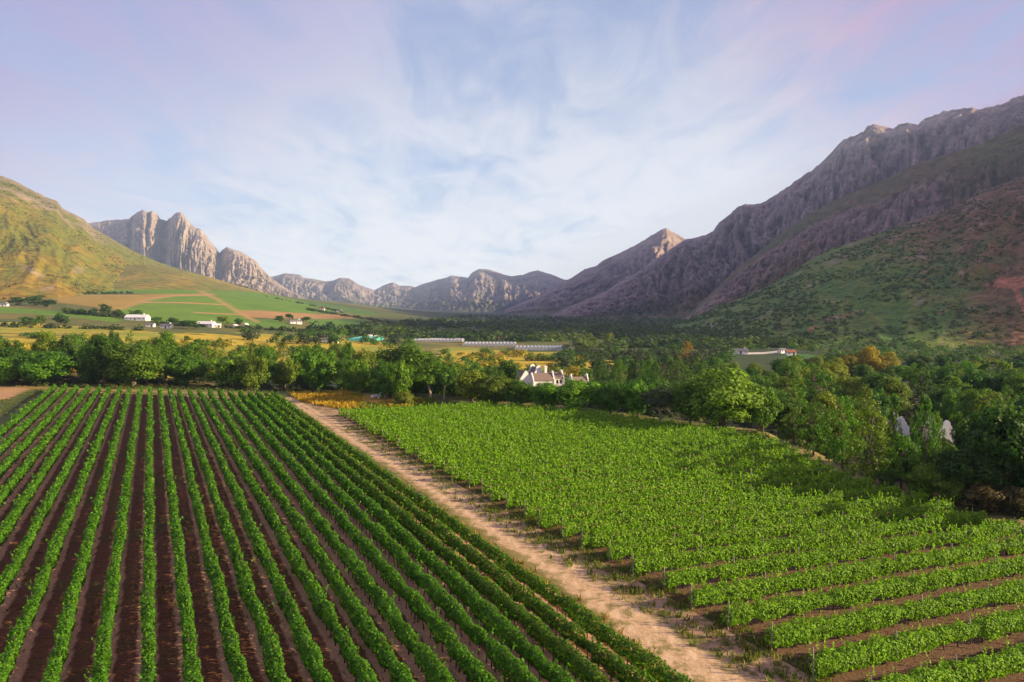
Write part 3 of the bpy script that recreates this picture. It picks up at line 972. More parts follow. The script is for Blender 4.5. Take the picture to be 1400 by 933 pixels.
def stems(p0, e, L, gap, h, r0, seed):
    r = np.random.default_rng(seed)
    t = np.arange(0.5, L, gap) + r.normal(size=len(np.arange(0.5, L, gap))) * 0.08
    n = len(t)
    V = []
    for z, w, k in ((0.0, r0 * 1.25, 0), (h, r0 * 0.8, 1)):
        lean = r.normal(size=(n, 2)) * 0.06 * k
        for ax, ay in ((-1, -1), (1, -1), (1, 1), (-1, 1)):
            V.append(np.stack([p0[0] + e[0] * t + ax * w + lean[:, 0], p0[1] + e[1] * t + ay * w + lean[:, 1], np.full(n, z)], 1))
    V = np.stack(V, 1).reshape(-1, 3)
    f = np.array([(0, 1, 5, 4), (1, 2, 6, 5), (2, 3, 7, 6), (3, 0, 4, 7)])
    Q = (np.arange(n)[:, None, None] * 8 + f[None]).reshape(-1, 4)
    return V, Q


def post_mesh(h, w, m, name):
    mb = MB()
    mb.tube([(0, 0, -0.05), (0, 0, h * 0.6), (0, 0, h)], [w, w * 0.95, w * 0.85], 6)
    return mb.mesh(name, m)


POST_L = post_mesh(1.98, 0.045, M_DARK_WOOD, 'post')
POST_R = post_mesh(1.95, 0.05, M_WOOD, 'post')
ORD = ['first', 'second', 'third', 'fourth', 'fifth', 'sixth', 'seventh', 'eighth', 'ninth', 'tenth', 'eleventh', 'twelfth', 'thirteenth', 'fourteenth', 'fifteenth',
       'sixteenth', 'seventeenth', 'eighteenth', 'nineteenth', 'twentieth', 'twenty-first', 'twenty-second', 'twenty-third', 'twenty-fourth']


def vine_row(p, e, side, L, spec, label, group, seed):
    root = link('vine_row', None, loc=(p[0], p[1], 0))
    tag(root, label, 'vine row', group)
    V, Q = vine_foliage((0, p[1]), e, side, L, seed=seed, **spec['leaf'])
    V[:, 1] -= p[1]
    link('foliage', mesh_np('foliage', V, Q, None, False, spec['mat']), root)
    V, Q = stems((0, 0), e, L, 1.25, spec['stem'], 0.032, seed)
    link('vine_trunks', mesh_np('vine_trunks', V, Q, None, False, M_DARK_WOOD), root, kind='stuff')
    t = spec['first_post']
    while t < L:
        o = link('post', spec['post'], root, (e[0] * t, e[1] * t, 0))
        o.rotation_euler = (rnd.uniform(-.04, .04), rnd.uniform(-.04, .04), rnd.uniform(0, 3))
        t += spec['post_gap']
    return root


SPEC_L = dict(leaf=dict(hw=0.36, zlo=0.62, zhi=1.78, shoots=0.9, lumps=0.42), mat=M_VINE_L, stem=0.85, post=POST_L, first_post=1.0, post_gap=7.5)
SPEC_R = dict(leaf=dict(hw=0.52, zlo=0.34, zhi=1.52, shoots=4.0, lumps=0.32, dens=0.9, lmax=0.155, lk=0.0016), mat=M_VINE_R, stem=0.6, post=POST_R, first_post=0.05, post_gap=6.5)
for i in range(N_L0, N_L1 + 1):
    k = N_L1 - i
    p, p2, e = left_row(i)
    if k == 0:
        lab = 'narrow vine row nearest the sandy track, with orange sunlight coloured into its leaves'
    elif i == N_L0:
        lab = 'outermost narrow vine row at the far left, beside the triangle of mown grass'
    else:
        lab = f'narrow clipped vine row, {ORD[k]} from the sandy track in the left vineyard'
    vine_row(p, e, np.array((e[1], -e[0])), float(np.linalg.norm(p2 - p)), dict(SPEC_L, mat=M_VINE_E) if k < 3 else SPEC_L, lab, 'narrow vine rows of the left vineyard', 100 + i)

RP = np.array(RFIELD)


def clip_row(n):
    """longest stretch of the right block on the line G2 . p = n"""
    a, b = RP @ G2 - n, RP @ G1
    hits = []
    for i in range(len(RP)):
        j = (i + 1) % len(RP)
        if (a[i] > 0) != (a[j] > 0):
            hits.append(b[i] + (b[j] - b[i]) * a[i] / (a[i] - a[j]))
    hits.sort()
    return (hits[0], hits[-1]) if len(hits) >= 2 else None


rows_r = []
n = N_R0
while n < 146:
    c = clip_row(n)
    if c and c[1] - c[0] > 4:
        rows_r.append((n, c))
    n += PITCH_R
for q, (n, (a, b)) in enumerate(rows_r):
    a += rnd.uniform(-0.4, 0.6)
    b = min(b, a + 150)
    p = G1 * a + G2 * n
    if q == 0:
        lab = 'leafy vine row in the bottom right corner, nearest the viewer'
    elif q < 14:
        lab = f'broad leafy vine row right of the sandy track, {ORD[q]} from the bottom right corner'
    elif q == len(rows_r) - 1:
        lab = 'short last vine row of the right vineyard, against the far trees'
    else:
        lab = f'broad vine row of the right vineyard, {ORD[len(rows_r) - 1 - q]} from its far edge by the trees'
    vine_row(p, G1, G2, b - a, SPEC_R, lab, 'broad vine rows of the right vineyard', 300 + q)


# ------------------------------------------------------------------ trees
def crown_data(shape, seed, clumps, per, leaf, hollow=0.55, low=0.12):
    """leaf clumps through a crown one unit high and one wide"""
    r = np.random.default_rng(seed)
    C, N = [], []
    k = 0
    while k < clumps:
        v = r.normal(size=3)
        v /= np.linalg.norm(v)
        lump = 0.80 + 0.50 * float(perlin(v[0] * 2.0 + seed, v[1] * 2.0 + v[2] * 1.6, seed))
        rad = hollow + (1 - hollow) * r.random() ** 0.6
        if shape == 'round':
            c = np.array((v[0] * 0.44, v[1] * 0.44, 0.56 + v[2] * (0.38 if v[2] > 0 else 0.40))) * 1.0
            c = np.array((0, 0, 0.51)) + (c - np.array((0, 0, 0.56))) * np.array((1, 1, 1.10)) * rad * lump
            cr = 0.070 + 0.085 * r.random()
        elif shape == 'upright':
            h = r.random()
            z = 0.14 + 0.80 * h
            w = 0.44 * (math.sin(math.pi * min(1, (h * 0.80 + 0.13))) ** 0.75) * (1.05 if h < 0.6 else 1 - (h - 0.6) * 0.95)
            th = r.random() * 2 * math.pi
            c = np.array((math.cos(th) * w * rad * lump, math.sin(th) * w * rad * lump, z))
            cr = 0.050 + 0.06 * r.random() * (1.2 - h)
        elif shape == 'cone':
            h = r.random() ** 1.3
            z = 0.10 + 0.86 * h
            w = 0.46 * (1 - h) ** 0.75 + 0.02
            th = r.random() * 2 * math.pi
            c = np.array((math.cos(th) * w * rad * lump, math.sin(th) * w * rad * lump, z))
            cr = 0.045 + 0.07 * r.random() * (1.1 - h)
        elif shape == 'open':
            c = np.array((v[0] * 0.44, v[1] * 0.44, 0.68 + v[2] * 0.26)) 
            c = np.array((0, 0, 0.68)) + (c - np.array((0, 0, 0.68))) * (0.35 + 0.65 * rad) * lump
            cr = 0.075 + 0.06 * r.random()
        else:  # bush
            c = np.array((v[0] * 0.42, v[1] * 0.42, 0.46 + v[2] * 0.42)) 
            c = np.array((0, 0, 0.45)) + (c - np.array((0, 0, 0.45))) * rad * lump
            cr = 0.12 + 0.06 * r.random()
        if c[2] < low:
            c[2] = low + 0.05 * r.random()
        m = max(8, int(per * (cr / 0.12) ** 1.6))
        w = r.normal(size=(m, 3))
        w /= np.linalg.norm(w, axis=1, keepdims=True)
        q = c + w * cr * (0.55 + 0.55 * r.random((m, 1))) * np.array((1, 1, 0.82))
        out = (q - np.array((0, 0, 0.5))) * np.array((1, 1, 0.8))
        C.append(q)
        N.append(w + out * 1.5 + np.array((0, 0, 0.5)) + r.normal(size=(m, 3)) * 0.5)
        k += 1
    C, N = np.concatenate(C), np.concatenate(N)
    L = leaf * (0.6 + 0.8 * r.random(len(C)))
    V, Q = leaf_quads(C, N, L, L * 0.68, r)
    V[:, 2] = np.maximum(V[:, 2], 0.01)
    return V, Q


def trunk_mesh(shape, seed, m):
    r = random.Random(seed)
    mb = MB()
    top = {'round': 0.62, 'upright': 0.86, 'cone': 0.92, 'open': 0.70, 'bush': 0.35}[shape]
    w = {'round': 0.034, 'upright': 0.020, 'cone': 0.022, 'open': 0.026, 'bush': 0.03}[shape]
    pts = [(0, 0, -0.03)] + [(r.uniform(-.02, .02) * i, r.uniform(-.02, .02) * i, top * i / 4) for i in range(1, 5)]
    mb.tube(pts, [w * 1.3, w, w * 0.8, w * 0.55, w * 0.25], 8)
    for i in range(6 if shape != 'bush' else 4):
        z0 = top * r.uniform(0.32, 0.75) if shape != 'open' else top * r.uniform(0.42, 0.7)
        th = i * 1.05 + r.uniform(-.4, .4)
        L = r.uniform(0.16, 0.30) * (0.6 if shape in ('upright', 'cone') else 1)
        a = (pts[2][0] * .5, pts[2][1] * .5, z0)
        b = (a[0] + math.cos(th) * L * .55, a[1] + math.sin(th) * L * .55, z0 + L * .6)
        c = (a[0] + math.cos(th) * L, a[1] + math.sin(th) * L, z0 + L * 1.0)
        mb.tube([a, b, c], [w * 0.5, w * 0.34, w * 0.12], 5)
    return mb.mesh('trunk', m)


KINDS = {}


def proto(key, shape, seeds, clumps, per, leaf, bark, **kw):
    KINDS[key] = []
    for s in seeds:
        V, Q = crown_data(shape, s, clumps, per, leaf, **kw)
        KINDS[key].append((mesh_np('crown', V, Q, None, False, M_TREE), trunk_mesh(shape, s, bark)))


proto('round', 'round', (1, 2, 3, 4), 92, 130, 0.020, M_BARK, low=0.06)
proto('loose', 'round', (5, 6, 7), 58, 115, 0.023, M_BARK, hollow=0.4)
proto('upright', 'upright', (8, 9, 10, 14), 70, 110, 0.017, M_BARK)
proto('cone', 'cone', (11, 12), 80, 100, 0.016, M_BARK)
proto('open', 'open', (13, 15), 40, 110, 0.020, M_PALE_BARK)
proto('bush', 'bush', (16, 17), 40, 110, 0.026, M_BARK, low=0.04)
proto('small', 'round', (18, 19, 20), 34, 42, 0.040, M_BARK)
DK, MD, BR = (0.042, 0.112, 0.008), (0.078, 0.182, 0.010), (0.120, 0.245, 0.014)
OL, YE, OR, GR = (0.140, 0.195, 0.014), (0.32, 0.27, 0.020), (0.31, 0.165, 0.022), (0.055, 0.085, 0.030)


def tree(x, y, z, w, h, kind, col, label, group, name='tree', cat='tree', var=0.24):
    cm, tm = rnd.choice(KINDS[kind])
    root = link(name, None, loc=(x, y, z - 0.1))
    root.scale = (w, w * rnd.uniform(0.9, 1.05), h)
    root.rotation_euler = (0, 0, rnd.uniform(0, 6.28))
    tag(root, label, cat, group)
    c = link('crown', cm, root)
    f = 1 + rnd.uniform(-var, var)
    g = 1 + rnd.uniform(-var, var) * 0.7
    c.color = (col[0] * f * g, col[1] * f, col[2] * f, 1)
    link('trunk', tm, root)
    return root


# trees one can point at along the edges of the vineyards: (u, base row, width px, top row, kind, colour, name, label)
FB = (0.100, 0.218, 0.010)
FRONT = [
    (62, 526, 88, 476, 'round', FB, 'oak_tree', 'broad rounded green oak at the far left edge of the left vineyard'),
    (8, 527, 60, 488, 'round', MD, 'oak_tree', 'dark low tree cut by the left edge of the photo, above the dirt patch'),
    (183, 528, 92, 470, 'round', FB, 'oak_tree', 'widest round green oak behind the ends of the left rows'),
    (124, 524, 46, 474, 'loose', MD, 'oak_tree', 'dark tree in the gap between the two broad round oaks at left'),
    (253, 527, 66, 482, 'round', MD, 'oak_tree', 'dark rounded oak right of the widest oak at left'),
    (322, 531, 82, 478, 'loose', BR, 'oak_tree', 'bright green open crowned tree in front of the dark belt'),
    (389, 534, 44, 488, 'loose', OL, 'tree', 'olive yellow feathery tree where the sandy track meets the belt'),
    (438, 534, 58, 475, 'loose', MD, 'tree', 'tall mid green tree behind the dry golden grass'),
    (487, 538, 48, 490, 'round', MD, 'tree', 'dark tree right of the tall one behind the golden grass'),
    (523, 541, 50, 486, 'loose', MD, 'tree', 'green tree standing over the heap of white stones'),
    (549, 543, 27, 501, 'upright', OR, 'tree', 'slim tree with orange dried leaves above the round bush'),
    (553, 538, 92, 464, 'round', FB, 'oak_tree', 'largest and tallest tree at the middle of the belt'),
    (588, 547, 66, 492, 'open', MD, 'gum_tree', 'open tree with bare pale forked trunk behind the right vineyard'),
    (607, 547, 44, 498, 'open', DK, 'gum_tree', 'second bare trunked tree just right of the forked pale trunk'),
    (645, 552, 58, 503, 'loose', OL, 'tree', 'olive tree with a yellow top left of the white manor'),
    (676, 556, 60, 508, 'round', OL, 'tree', 'low olive round tree below left of the white manor'),
    (709, 557, 56, 519, 'round', MD, 'tree', 'round tree right in front of the white manor'),
    (744, 560, 46, 519, 'round', MD, 'tree', 'dark low tree below the right gable of the manor'),
    (783, 563, 76, 512, 'loose', BR, 'tree', 'bright leafy tree at the right end of the white manor'),
    (836, 567, 60, 519, 'round', MD, 'tree', 'mid green tree on the edge of the right vineyard, right of the manor'),
    (872, 572, 50, 512, 'loose', MD, 'tree', 'tall thin crowned tree before the dark poplar plantation'),
    (903, 576, 66, 526, 'open', GR, 'tree', 'grey green spreading tree with slanting bare trunks'),
    (944, 580, 62, 516, 'round', MD, 'tree', 'green tree left of the great spreading tree'),
    (989, 587, 128, 502, 'round', BR, 'oak_tree', 'great spreading bright green tree at the right end of the vineyard'),
    (1042, 590, 54, 522, 'round', MD, 'tree', 'dark tree tucked behind the great spreading tree'),
    (1086, 607, 50, 556, 'upright', OL, 'poplar_tree', 'low yellow tipped poplar at the left end of the poplar line'),
    (1112, 624, 62, 546, 'upright', MD, 'poplar_tree', 'pale stemmed poplar beside the rutted path'),
    (1152, 641, 66, 541, 'upright', MD, 'poplar_tree', 'leafy poplar in the middle of the line by the path'),
    (1192, 660, 82, 540, 'cone', OL, 'poplar_tree', 'tallest pointed poplar, with a bright tapering top'),
    (1232, 668, 62, 590, 'upright', MD, 'poplar_tree', 'poplar standing below the leaning white gable'),
    (1265, 655, 44, 538, 'upright', MD, 'poplar_tree', 'dense poplar between the two white gables'),
    (1266, 681, 50, 628, 'bush', BR, 'shrub', 'light green shrub at the foot of the poplars on the right'),
    (1328, 690, 92, 603, 'round', DK, 'oak_tree', 'very dark tree under the right hand white gable'),
    (1376, 688, 120, 540, 'round', DK, 'oak_tree', 'huge dark tree at the right edge of the photo'),
    (1300, 690, 46, 645, 'bush', OL, 'shrub', 'brownish olive shrub by the path below the dark trees'),
    (1345, 700, 60, 655, 'bush', (0.085, 0.070, 0.020), 'shrub', 'russet shrub on the bank at the lower right'),
    (1392, 706, 50, 660, 'bush', (0.070, 0.065, 0.020), 'shrub', 'brown shrub touching the right edge of the photo'),
    (1240, 664, 40, 592, 'loose', DK, 'tree', 'low dark tree hiding the foot of the leaning white gable'),
    (1300, 672, 44, 598, 'loose', MD, 'tree', 'leafy low tree right under the curved white house end'),
    (1222, 640, 30, 556, 'upright', MD, 'poplar_tree', 'slim poplar just left of the leaning white gable'),
    (1252, 640, 26, 560, 'upright', DK, 'poplar_tree', 'slim dark poplar just right of the leaning white gable'),
    (1280, 644, 28, 558, 'upright', MD, 'poplar_tree', 'slim green poplar just left of the curved white house end'),
    (1316, 650, 40, 566, 'loose', DK, 'tree', 'dark narrow tree just right of the curved white house end'),
    (1212, 672, 26, 640, 'bush', DK, 'shrub', 'small dark shrub at the end of the rows below the tallest poplar'),
    (553, 555, 29, 532, 'bush', (0.15, 0.18, 0.02), 'round_bush', 'round yellow green bush beside the heap of white stones'),
]
OCC, FAR = [], []
for u, yb, wp, yt, kind, col, nm, lab in FRONT:
    x, y, z = ground_at(u, yb) if yb < 600 else (*gp(u, yb), 0)
    if yb >= 600:
        z = float(H(x, y))
    d = y
    h = ZC - (yt - HZ) / F * d - z
    OCC.append((x, y, wp / F * d * 0.40))
    tree(x, y, z, wp / F * d * 1.08, h * 1.03, kind, col, lab, None, nm, 'shrub' if 'shrub' in nm or 'bush' in nm else 'tree')

WORD = {DK: 'dark green', MD: 'green', BR: 'bright green', OL: 'olive', YE: 'golden yellow', OR: 'orange', GR: 'grey green'}
SHAPE = {'round': 'rounded', 'loose': 'loose crowned', 'upright': 'upright', 'cone': 'pointed', 'open': 'open', 'bush': 'bushy', 'small': 'small'}


def belt(n, u0, u1, d0, d1, top0, top1, wr, kinds, cols, place, gap=0.62, hr=(6, 15), seed=1, name='tree', far=False):
    """trees scattered through one stretch of the belts; none rises over the row its place shows in the photo"""
    r = random.Random(seed)
    made = tries = 0
    while made < n and tries < n * 60:
        tries += 1
        u = r.uniform(u0, u1)
        d = math.sqrt(r.uniform(d0 * d0, d1 * d1))
        x = (u - CX) / F * d
        w = r.uniform(*wr)
        if any((x - a) ** 2 + (d - b) ** 2 < (gap * (w * 0.5 + c)) ** 2 for a, b, c in OCC):
            continue
        z = float(H(x, d))
        tp = r.uniform(top0, top1)
        h = ZC - (tp - HZ) / F * d - z
        h = min(h, r.uniform(*hr))
        if h < hr[0] * 0.6:
            continue
        hw_ = w / 2 * F / d * 1.1
        if d < 140 and any(u - hw_ < b_ and u + hw_ > a_ for a_, b_ in ((1233, 1245), (1288, 1303))):
            continue
        kind, col = r.choice(kinds), r.choice(cols)
        OCC.append((x, d, w * 0.5))
        made += 1
        if far:
            FAR.append((x, d, z, w, h, col))
            continue
        tree(x, d, z, w, h, kind, col, f'{WORD[col]} {SHAPE[kind]} tree {place}', 'trees ' + place, name)


belt(28, -60, 500, 197, 236, 448, 468, (7, 16), ['round', 'loose', 'loose', 'upright', 'open'], [DK, MD, MD, MD, OL], 'packed behind the front oaks at left', seed=2, hr=(12, 18), gap=0.5)
belt(34, -80, 520, 236, 310, 445, 462, (6, 15), ['round', 'loose', 'upright'], [DK, MD, OL, OL], 'at the back of the left belt by the meadow', seed=3, hr=(9, 17), gap=0.55)
belt(20, 480, 690, 160, 215, 476, 505, (7, 12), ['round', 'loose'], [DK, MD], 'in the middle belt left of the manor', seed=4, hr=(8, 17), gap=0.5)
belt(24, 500, 695, 218, 300, 474, 500, (6, 12), ['round', 'loose', 'open'], [MD, OL, OL, YE], 'in front of the golden meadow left of the manor', seed=5, hr=(5, 13), gap=0.5)
belt(12, 690, 800, 165, 225, 519, 534, (6, 9), ['round', 'loose'], [DK, MD], 'screening the foot of the white manor', seed=6, hr=(4, 9), gap=0.5)
belt(22, 800, 1060, 150, 205, 506, 526, (7, 11), ['round', 'loose'], [DK, MD], 'in the dark wood behind the great spreading tree', seed=7, hr=(7, 14), gap=0.5)
belt(40, 806, 975, 225, 300, 484, 498, (4.5, 7), ['upright'], [DK, MD, GR], 'of the dense poplar plantation right of the manor', seed=8, hr=(11, 16), gap=0.5, name='poplar_tree')
belt(40, 980, 1440, 170, 260, 490, 510, (7, 15), ['round', 'loose', 'upright', 'open'], [DK, MD, MD, OL], 'along the dark river wood on the right', seed=9, hr=(10, 17), gap=0.5)
belt(26, 1060, 1470, 105, 168, 505, 560, (6, 12), ['round', 'loose', 'upright', 'cone'], [DK, MD, DK, OL], 'behind the poplar line on the right', seed=10, hr=(8, 14), gap=0.5)
belt(14, 1320, 1620, 66, 105, 520, 600, (7, 11), ['round', 'loose'], [DK], 'shading the lower right edge of the vineyard', seed=12, hr=(8, 13))
belt(46, 960, 1450, 265, 440, 480, 497, (9, 14), ['round', 'loose', 'small'], [DK, MD, DK, OL], 'in the wood at the foot of the right slope', seed=13, hr=(8, 15), gap=0.5)
belt(60, 760, 1000, 330, 520, 468, 486, (8, 12), ['small', 'upright'], [DK, GR], 'in the dark windbreak right of the greenhouses', seed=15, hr=(8, 15), far=True)
belt(80, 560, 830, 300, 480, 472, 500, (5, 10), ['small', 'bush'], [OL, YE, MD], 'dotted over the meadow before the greenhouses', seed=16, hr=(2.5, 6), far=True)
belt(36, 330, 560, 480, 700, 446, 458, (8, 14), ['small'], [DK, MD, GR], 'around the grey roofed farm on the rise', seed=17, hr=(5, 11), far=True)
belt(70, 20, 540, 320, 440, 450, 470, (5, 10), ['small', 'bush'], [OL, YE, MD, DK], 'scattered in the golden meadow at left', seed=18, hr=(2.5, 7), far=True)
for u, yb, wp, yt, kind, col, lab in [
    (46, 418, 34, 401, 'small', DK, 'dark clump of tall trees by the white farm at the left edge'),
    (22, 418, 22, 404, 'small', DK, 'dark tree just right of the white farm at the left edge'),
    (66, 420, 24, 408, 'small', DK, 'dark tree at the right end of the clump by the left farm'),
    (83, 443, 24, 427, 'small', DK, 'round dark tree alone in the golden meadow at left'),
    (40, 447, 34, 431, 'small', MD, 'spreading bushy tree in the golden meadow near the left edge'),
    (56, 446, 16, 428, 'small', OL, 'olive tree beside the spreading bushy tree at left'),
    (144, 431, 20, 413, 'small', DK, 'tallest dark tree above the long white farmhouse'),
    (128, 431, 18, 420, 'small', DK, 'dark hedge tree left of the tallest one above the long farmhouse'),
    (160, 433, 20, 422, 'small', DK, 'dark tree right behind the long white farmhouse'),
    (186, 434, 24, 422, 'small', DK, 'dark tree behind the right end of the long white farmhouse'),
    (110, 430, 20, 421, 'small', DK, 'hedge tree right of the tall pole on the left field edge'),
    (92, 428, 18, 419, 'small', MD, 'hedge tree between the two poles at left'),
    (214, 442, 16, 432, 'small', MD, 'low tree between the long farmhouse and the stepped white farm'),
    (236, 442, 18, 433, 'small', DK, 'dark tree left of the bushes by the stepped white farm'),
    (258, 450, 30, 436, 'small', DK, 'dark trees just left of the stepped white farm'),
    (305, 443, 22, 431, 'small', OL, 'brownish round tree right of the stepped white farm'),
    (326, 444, 14, 434, 'small', DK, 'dark tree between the two small white cottages'),
    (382, 441, 16, 430, 'small', DK, 'tree on the left of the grey roofed farm'),
    (396, 437, 14, 428, 'small', DK, 'tree behind the grey roofed farm'),
    (418, 440, 16, 432, 'small', MD, 'tree on the right of the grey roofed farm'),
    (940, 500, 26, 465, 'upright', OR, 'tall orange yellow tree over the poplar plantation'),
    (916, 470, 16, 456, 'small', OL, 'pale olive tree on the valley floor before the right slope'),
    (830, 470, 26, 452, 'small', OL, 'large olive tree before the blue valley slope'),
    (806, 468, 16, 454, 'small', OL, 'yellowish tree left of the large olive one on the valley floor'),
    (1160, 520, 40, 478, 'round', YE, 'golden tree at the left of the golden group on the right'),
    (1190, 520, 44, 471, 'round', YE, 'tallest golden tree of the group under the bushy slope'),
    (1217, 520, 32, 479, 'round', YE, 'golden tree at the right end of the golden group'),
    (1114, 512, 28, 484, 'round', OL, 'rounded olive tree left of the golden group, by the road')]:
    x, y, z = ground_at(u, yb)
    h = ZC - (yt - HZ) / F * y - z
    tree(x, y, z, wp / F * y, h, kind, col, lab, None)


# ------------------------------------------------------------------ ground cover, far woods, scrub
def soup(name, P, size, col, leaves, leaf, seed, squash=0.8, up=0.6):
    """low bushes or tufts: every point grows a dome of leaves"""
    r = np.random.default_rng(seed)
    n = len(P)
    w = r.normal(size=(n, leaves, 3))
    w /= np.linalg.norm(w, axis=2, keepdims=True)
    w[..., 2] = np.abs(w[..., 2])
    rr = (0.45 + 0.6 * r.random((n, leaves, 1))) * size[:, None, None]
    C = P[:, None, :] + w * rr * np.array((1, 1, squash))
    N = w + np.array((0, 0, up)) + r.normal(size=w.shape) * 0.4
    L = (leaf * (size / size.mean()))[:, None] * (0.6 + 0.8 * r.random((n, leaves)))
    V, Q = leaf_quads(C.reshape(-1, 3), N.reshape(-1, 3), L.ravel(), L.ravel() * 0.7, r)
    cc = np.repeat(col, leaves * 4, 0)
    me = mesh_np(name, V, Q, cc, False, M_STUFF)
    o = link(name, me, kind='stuff')
    return o


def pick(V, mask, n, r):
    idx = np.nonzero(mask.ravel())[0]
    return V.reshape(-1, 3)[r.choice(idx, n)] + np.concatenate([r.normal(size=(n, 2)) * 2, np.zeros((n, 1))], 1)


r5 = np.random.default_rng(55)
T = np.arange(SPUR.shape[1])[None, :] * np.ones((SPUR.shape[0], 1))
Us = CX + F * SPUR[..., 0] / SPUR[..., 1]
msk = (T < 258) & (Us > 880) & (Us < 1500)
P = pick(SPUR, msk, 9000, r5)
dn = fbm(P[:, 0] / 90, P[:, 1] / 90, 4, 71)
P = P[dn > -0.12]
uu = CX + F * P[:, 0] / P[:, 1]
c = lerp((0.040, 0.095, 0.014), (0.080, 0.135, 0.020), r5.random(len(P)))
c = lerp(c, lerp((0.065, 0.060, 0.018), (0.11, 0.075, 0.025), r5.random(len(P))), sstep(1250, 1440, uu + r5.normal(size=len(P)) * 60))
o = soup('slope_scrub', P, 1.6 + 2.2 * r5.random(len(P)) ** 2, c, 15, 0.95, 5)
tag(o, 'green and brown scrub covering the near slope on the right', 'scrub')

T = np.arange(LEFTHILL.shape[1])[None, :] * np.ones((LEFTHILL.shape[0], 1))
Us = CX + F * LEFTHILL[..., 0] / LEFTHILL[..., 1]
P = pick(LEFTHILL, (T < 185) & (Us > -40) & (Us < 330), 5000, r5)
dn = fbm(P[:, 0] / 130, P[:, 1] / 130, 4, 81)
P = P[dn > 0.05]
o = soup('hill_scrub', P, 1.5 + 2.2 * r5.random(len(P)) ** 2, lerp((0.075, 0.095, 0.02), (0.17, 0.13, 0.03), r5.random(len(P))), 12, 1.0, 6)
tag(o, 'dry olive scrub dotted over the sunlit left hillside', 'scrub')

# the many small trees of the meadows and windbreaks beyond the belts, as one crowd
P, sz, cl, tall = [], [], [], []
for x, d, z, w, h, col in FAR:
    for q in range(5):
        f = (q + 0.6) / 5
        P.append((x + rnd.gauss(0, w * .16), d + rnd.gauss(0, w * .16), z + h * 0.62 * f))
        sz.append(w * 0.5 * (1.05 - 0.45 * f))
        cl.append(np.array(col) * rnd.uniform(0.75, 1.25))
for _ in range(520):
    u = rnd.uniform(965, 1500)
    d = rnd.uniform(400, 640)
    if (u < 1100 and 470 < d < 520) or (u < 1120 and d < 470 and u > 990):
        continue
    x = (u - CX) / F * d
    P.append((x, d, float(H(x, d)) + 1.0))
    sz.append(rnd.uniform(2.0, 5.0))
    cl.append(np.array(rnd.choice([DK, MD, DK, OL])) * rnd.uniform(0.7, 1.1))
P, sz = np.array(P), np.array(sz)
o = soup('far_trees', P, sz, np.array(cl), 46, 0.62, 17, 0.9)
tag(o, 'small far trees and bushes dotted over the meadows beyond the tree belts', 'trees')

# woods on the valley floor and along the foot of the mountains, too many to tell apart
n = 5200
u = r5.uniform(420, 1120, n)
d = np.exp(r5.uniform(math.log(560), math.log(3000), n))
x = (u - CX) / F * d
z = H(x, d)
py = HZ + F * (ZC - z) / d
dn = fbm(x / 170, d / 170, 4, 91)
keep = (dn > -0.2) & ((u > 790) | (d > 660)) & (py > np.interp(u, [420, 500, 560, 620, 660], [449, 447, 441, 434, 420]) + dn * 8)
x, d, z, dn = x[keep], d[keep], z[keep], dn[keep]
P = np.stack([x, d, z], 1)
o = soup('valley_woodland', P, 4.0 + 4.5 * r5.random(len(P)), lerp(lerp((0.030, 0.075, 0.012), (0.070, 0.120, 0.018), r5.random(len(P)) ** 1.5), (0.13, 0.19, 0.025), sstep(0.0, 0.4, fbm(x / 90, d / 240, 3, 96)) * 0.8), 34, 1.7, 7, 1.15)
tag(o, 'far dark green woods spread over the valley floor', 'woodland')

# hedge lines on the left flank
P = []
for pts, k in (([(90, 428), (205, 438)], 60), ([(420, 424), (470, 432), (540, 443), (610, 446)], 150), ([(360, 405), (440, 421), (470, 428)], 60), ([(70, 403), (185, 401)], 60), ([(200, 444), (330, 449), (520, 460)], 120), ([(0, 447), (200, 452)], 26)):
    for _ in range(k):
        f = rnd.random() * (len(pts) - 1)
        i = int(f)
        f -= i
        q = ground_at(pts[i][0] * (1 - f) + pts[i + 1][0] * f, pts[i][1] * (1 - f) + pts[i + 1][1] * f + rnd.uniform(-.6, .6))
        P.append(q)
P = np.array(P)
o = soup('field_hedges', P, 1.6 + 3.0 * r5.random(len(P)), lerp((0.026, 0.06, 0.013), (0.07, 0.10, 0.02), r5.random(len(P))), 40, 0.9, 8, 1.0)
tag(o, 'dark hedges along the edges of the left hillside fields', 'hedge')

# undergrowth in the tree belts
n = 4200
u = r5.uniform(-80, 1600, n)
d = np.where(r5.random(n) < 0.35, r5.uniform(150, 225, n), r5.uniform(60, 330, n))
x = (u - CX) / F * d
ok = ~in_poly(x, d, FLATZONE)
s = x * E2[0] + d * E2[1]
ok &= ~((u < 400) & (x * E1[0] + d * E1[1] < t_far(np.minimum(s, 26)) + 8.5))
ok &= ~((u < 620) & (d < 178))
ok &= dist_line(x, d, RPATH) > 4.0
ok &= ~((u < 330) & (d > 305))
P = np.stack([x, d, H(x, d)], 1)[ok]
o = soup('undergrowth', P, 0.7 + 1.5 * r5.random(len(P)), lerp((0.030, 0.055, 0.012), (0.085, 0.080, 0.020), r5.random(len(P)) ** 1.6), 60, 0.34, 9, 0.8)
tag(o, 'dark undergrowth and brambles beneath the tree belts', 'undergrowth')


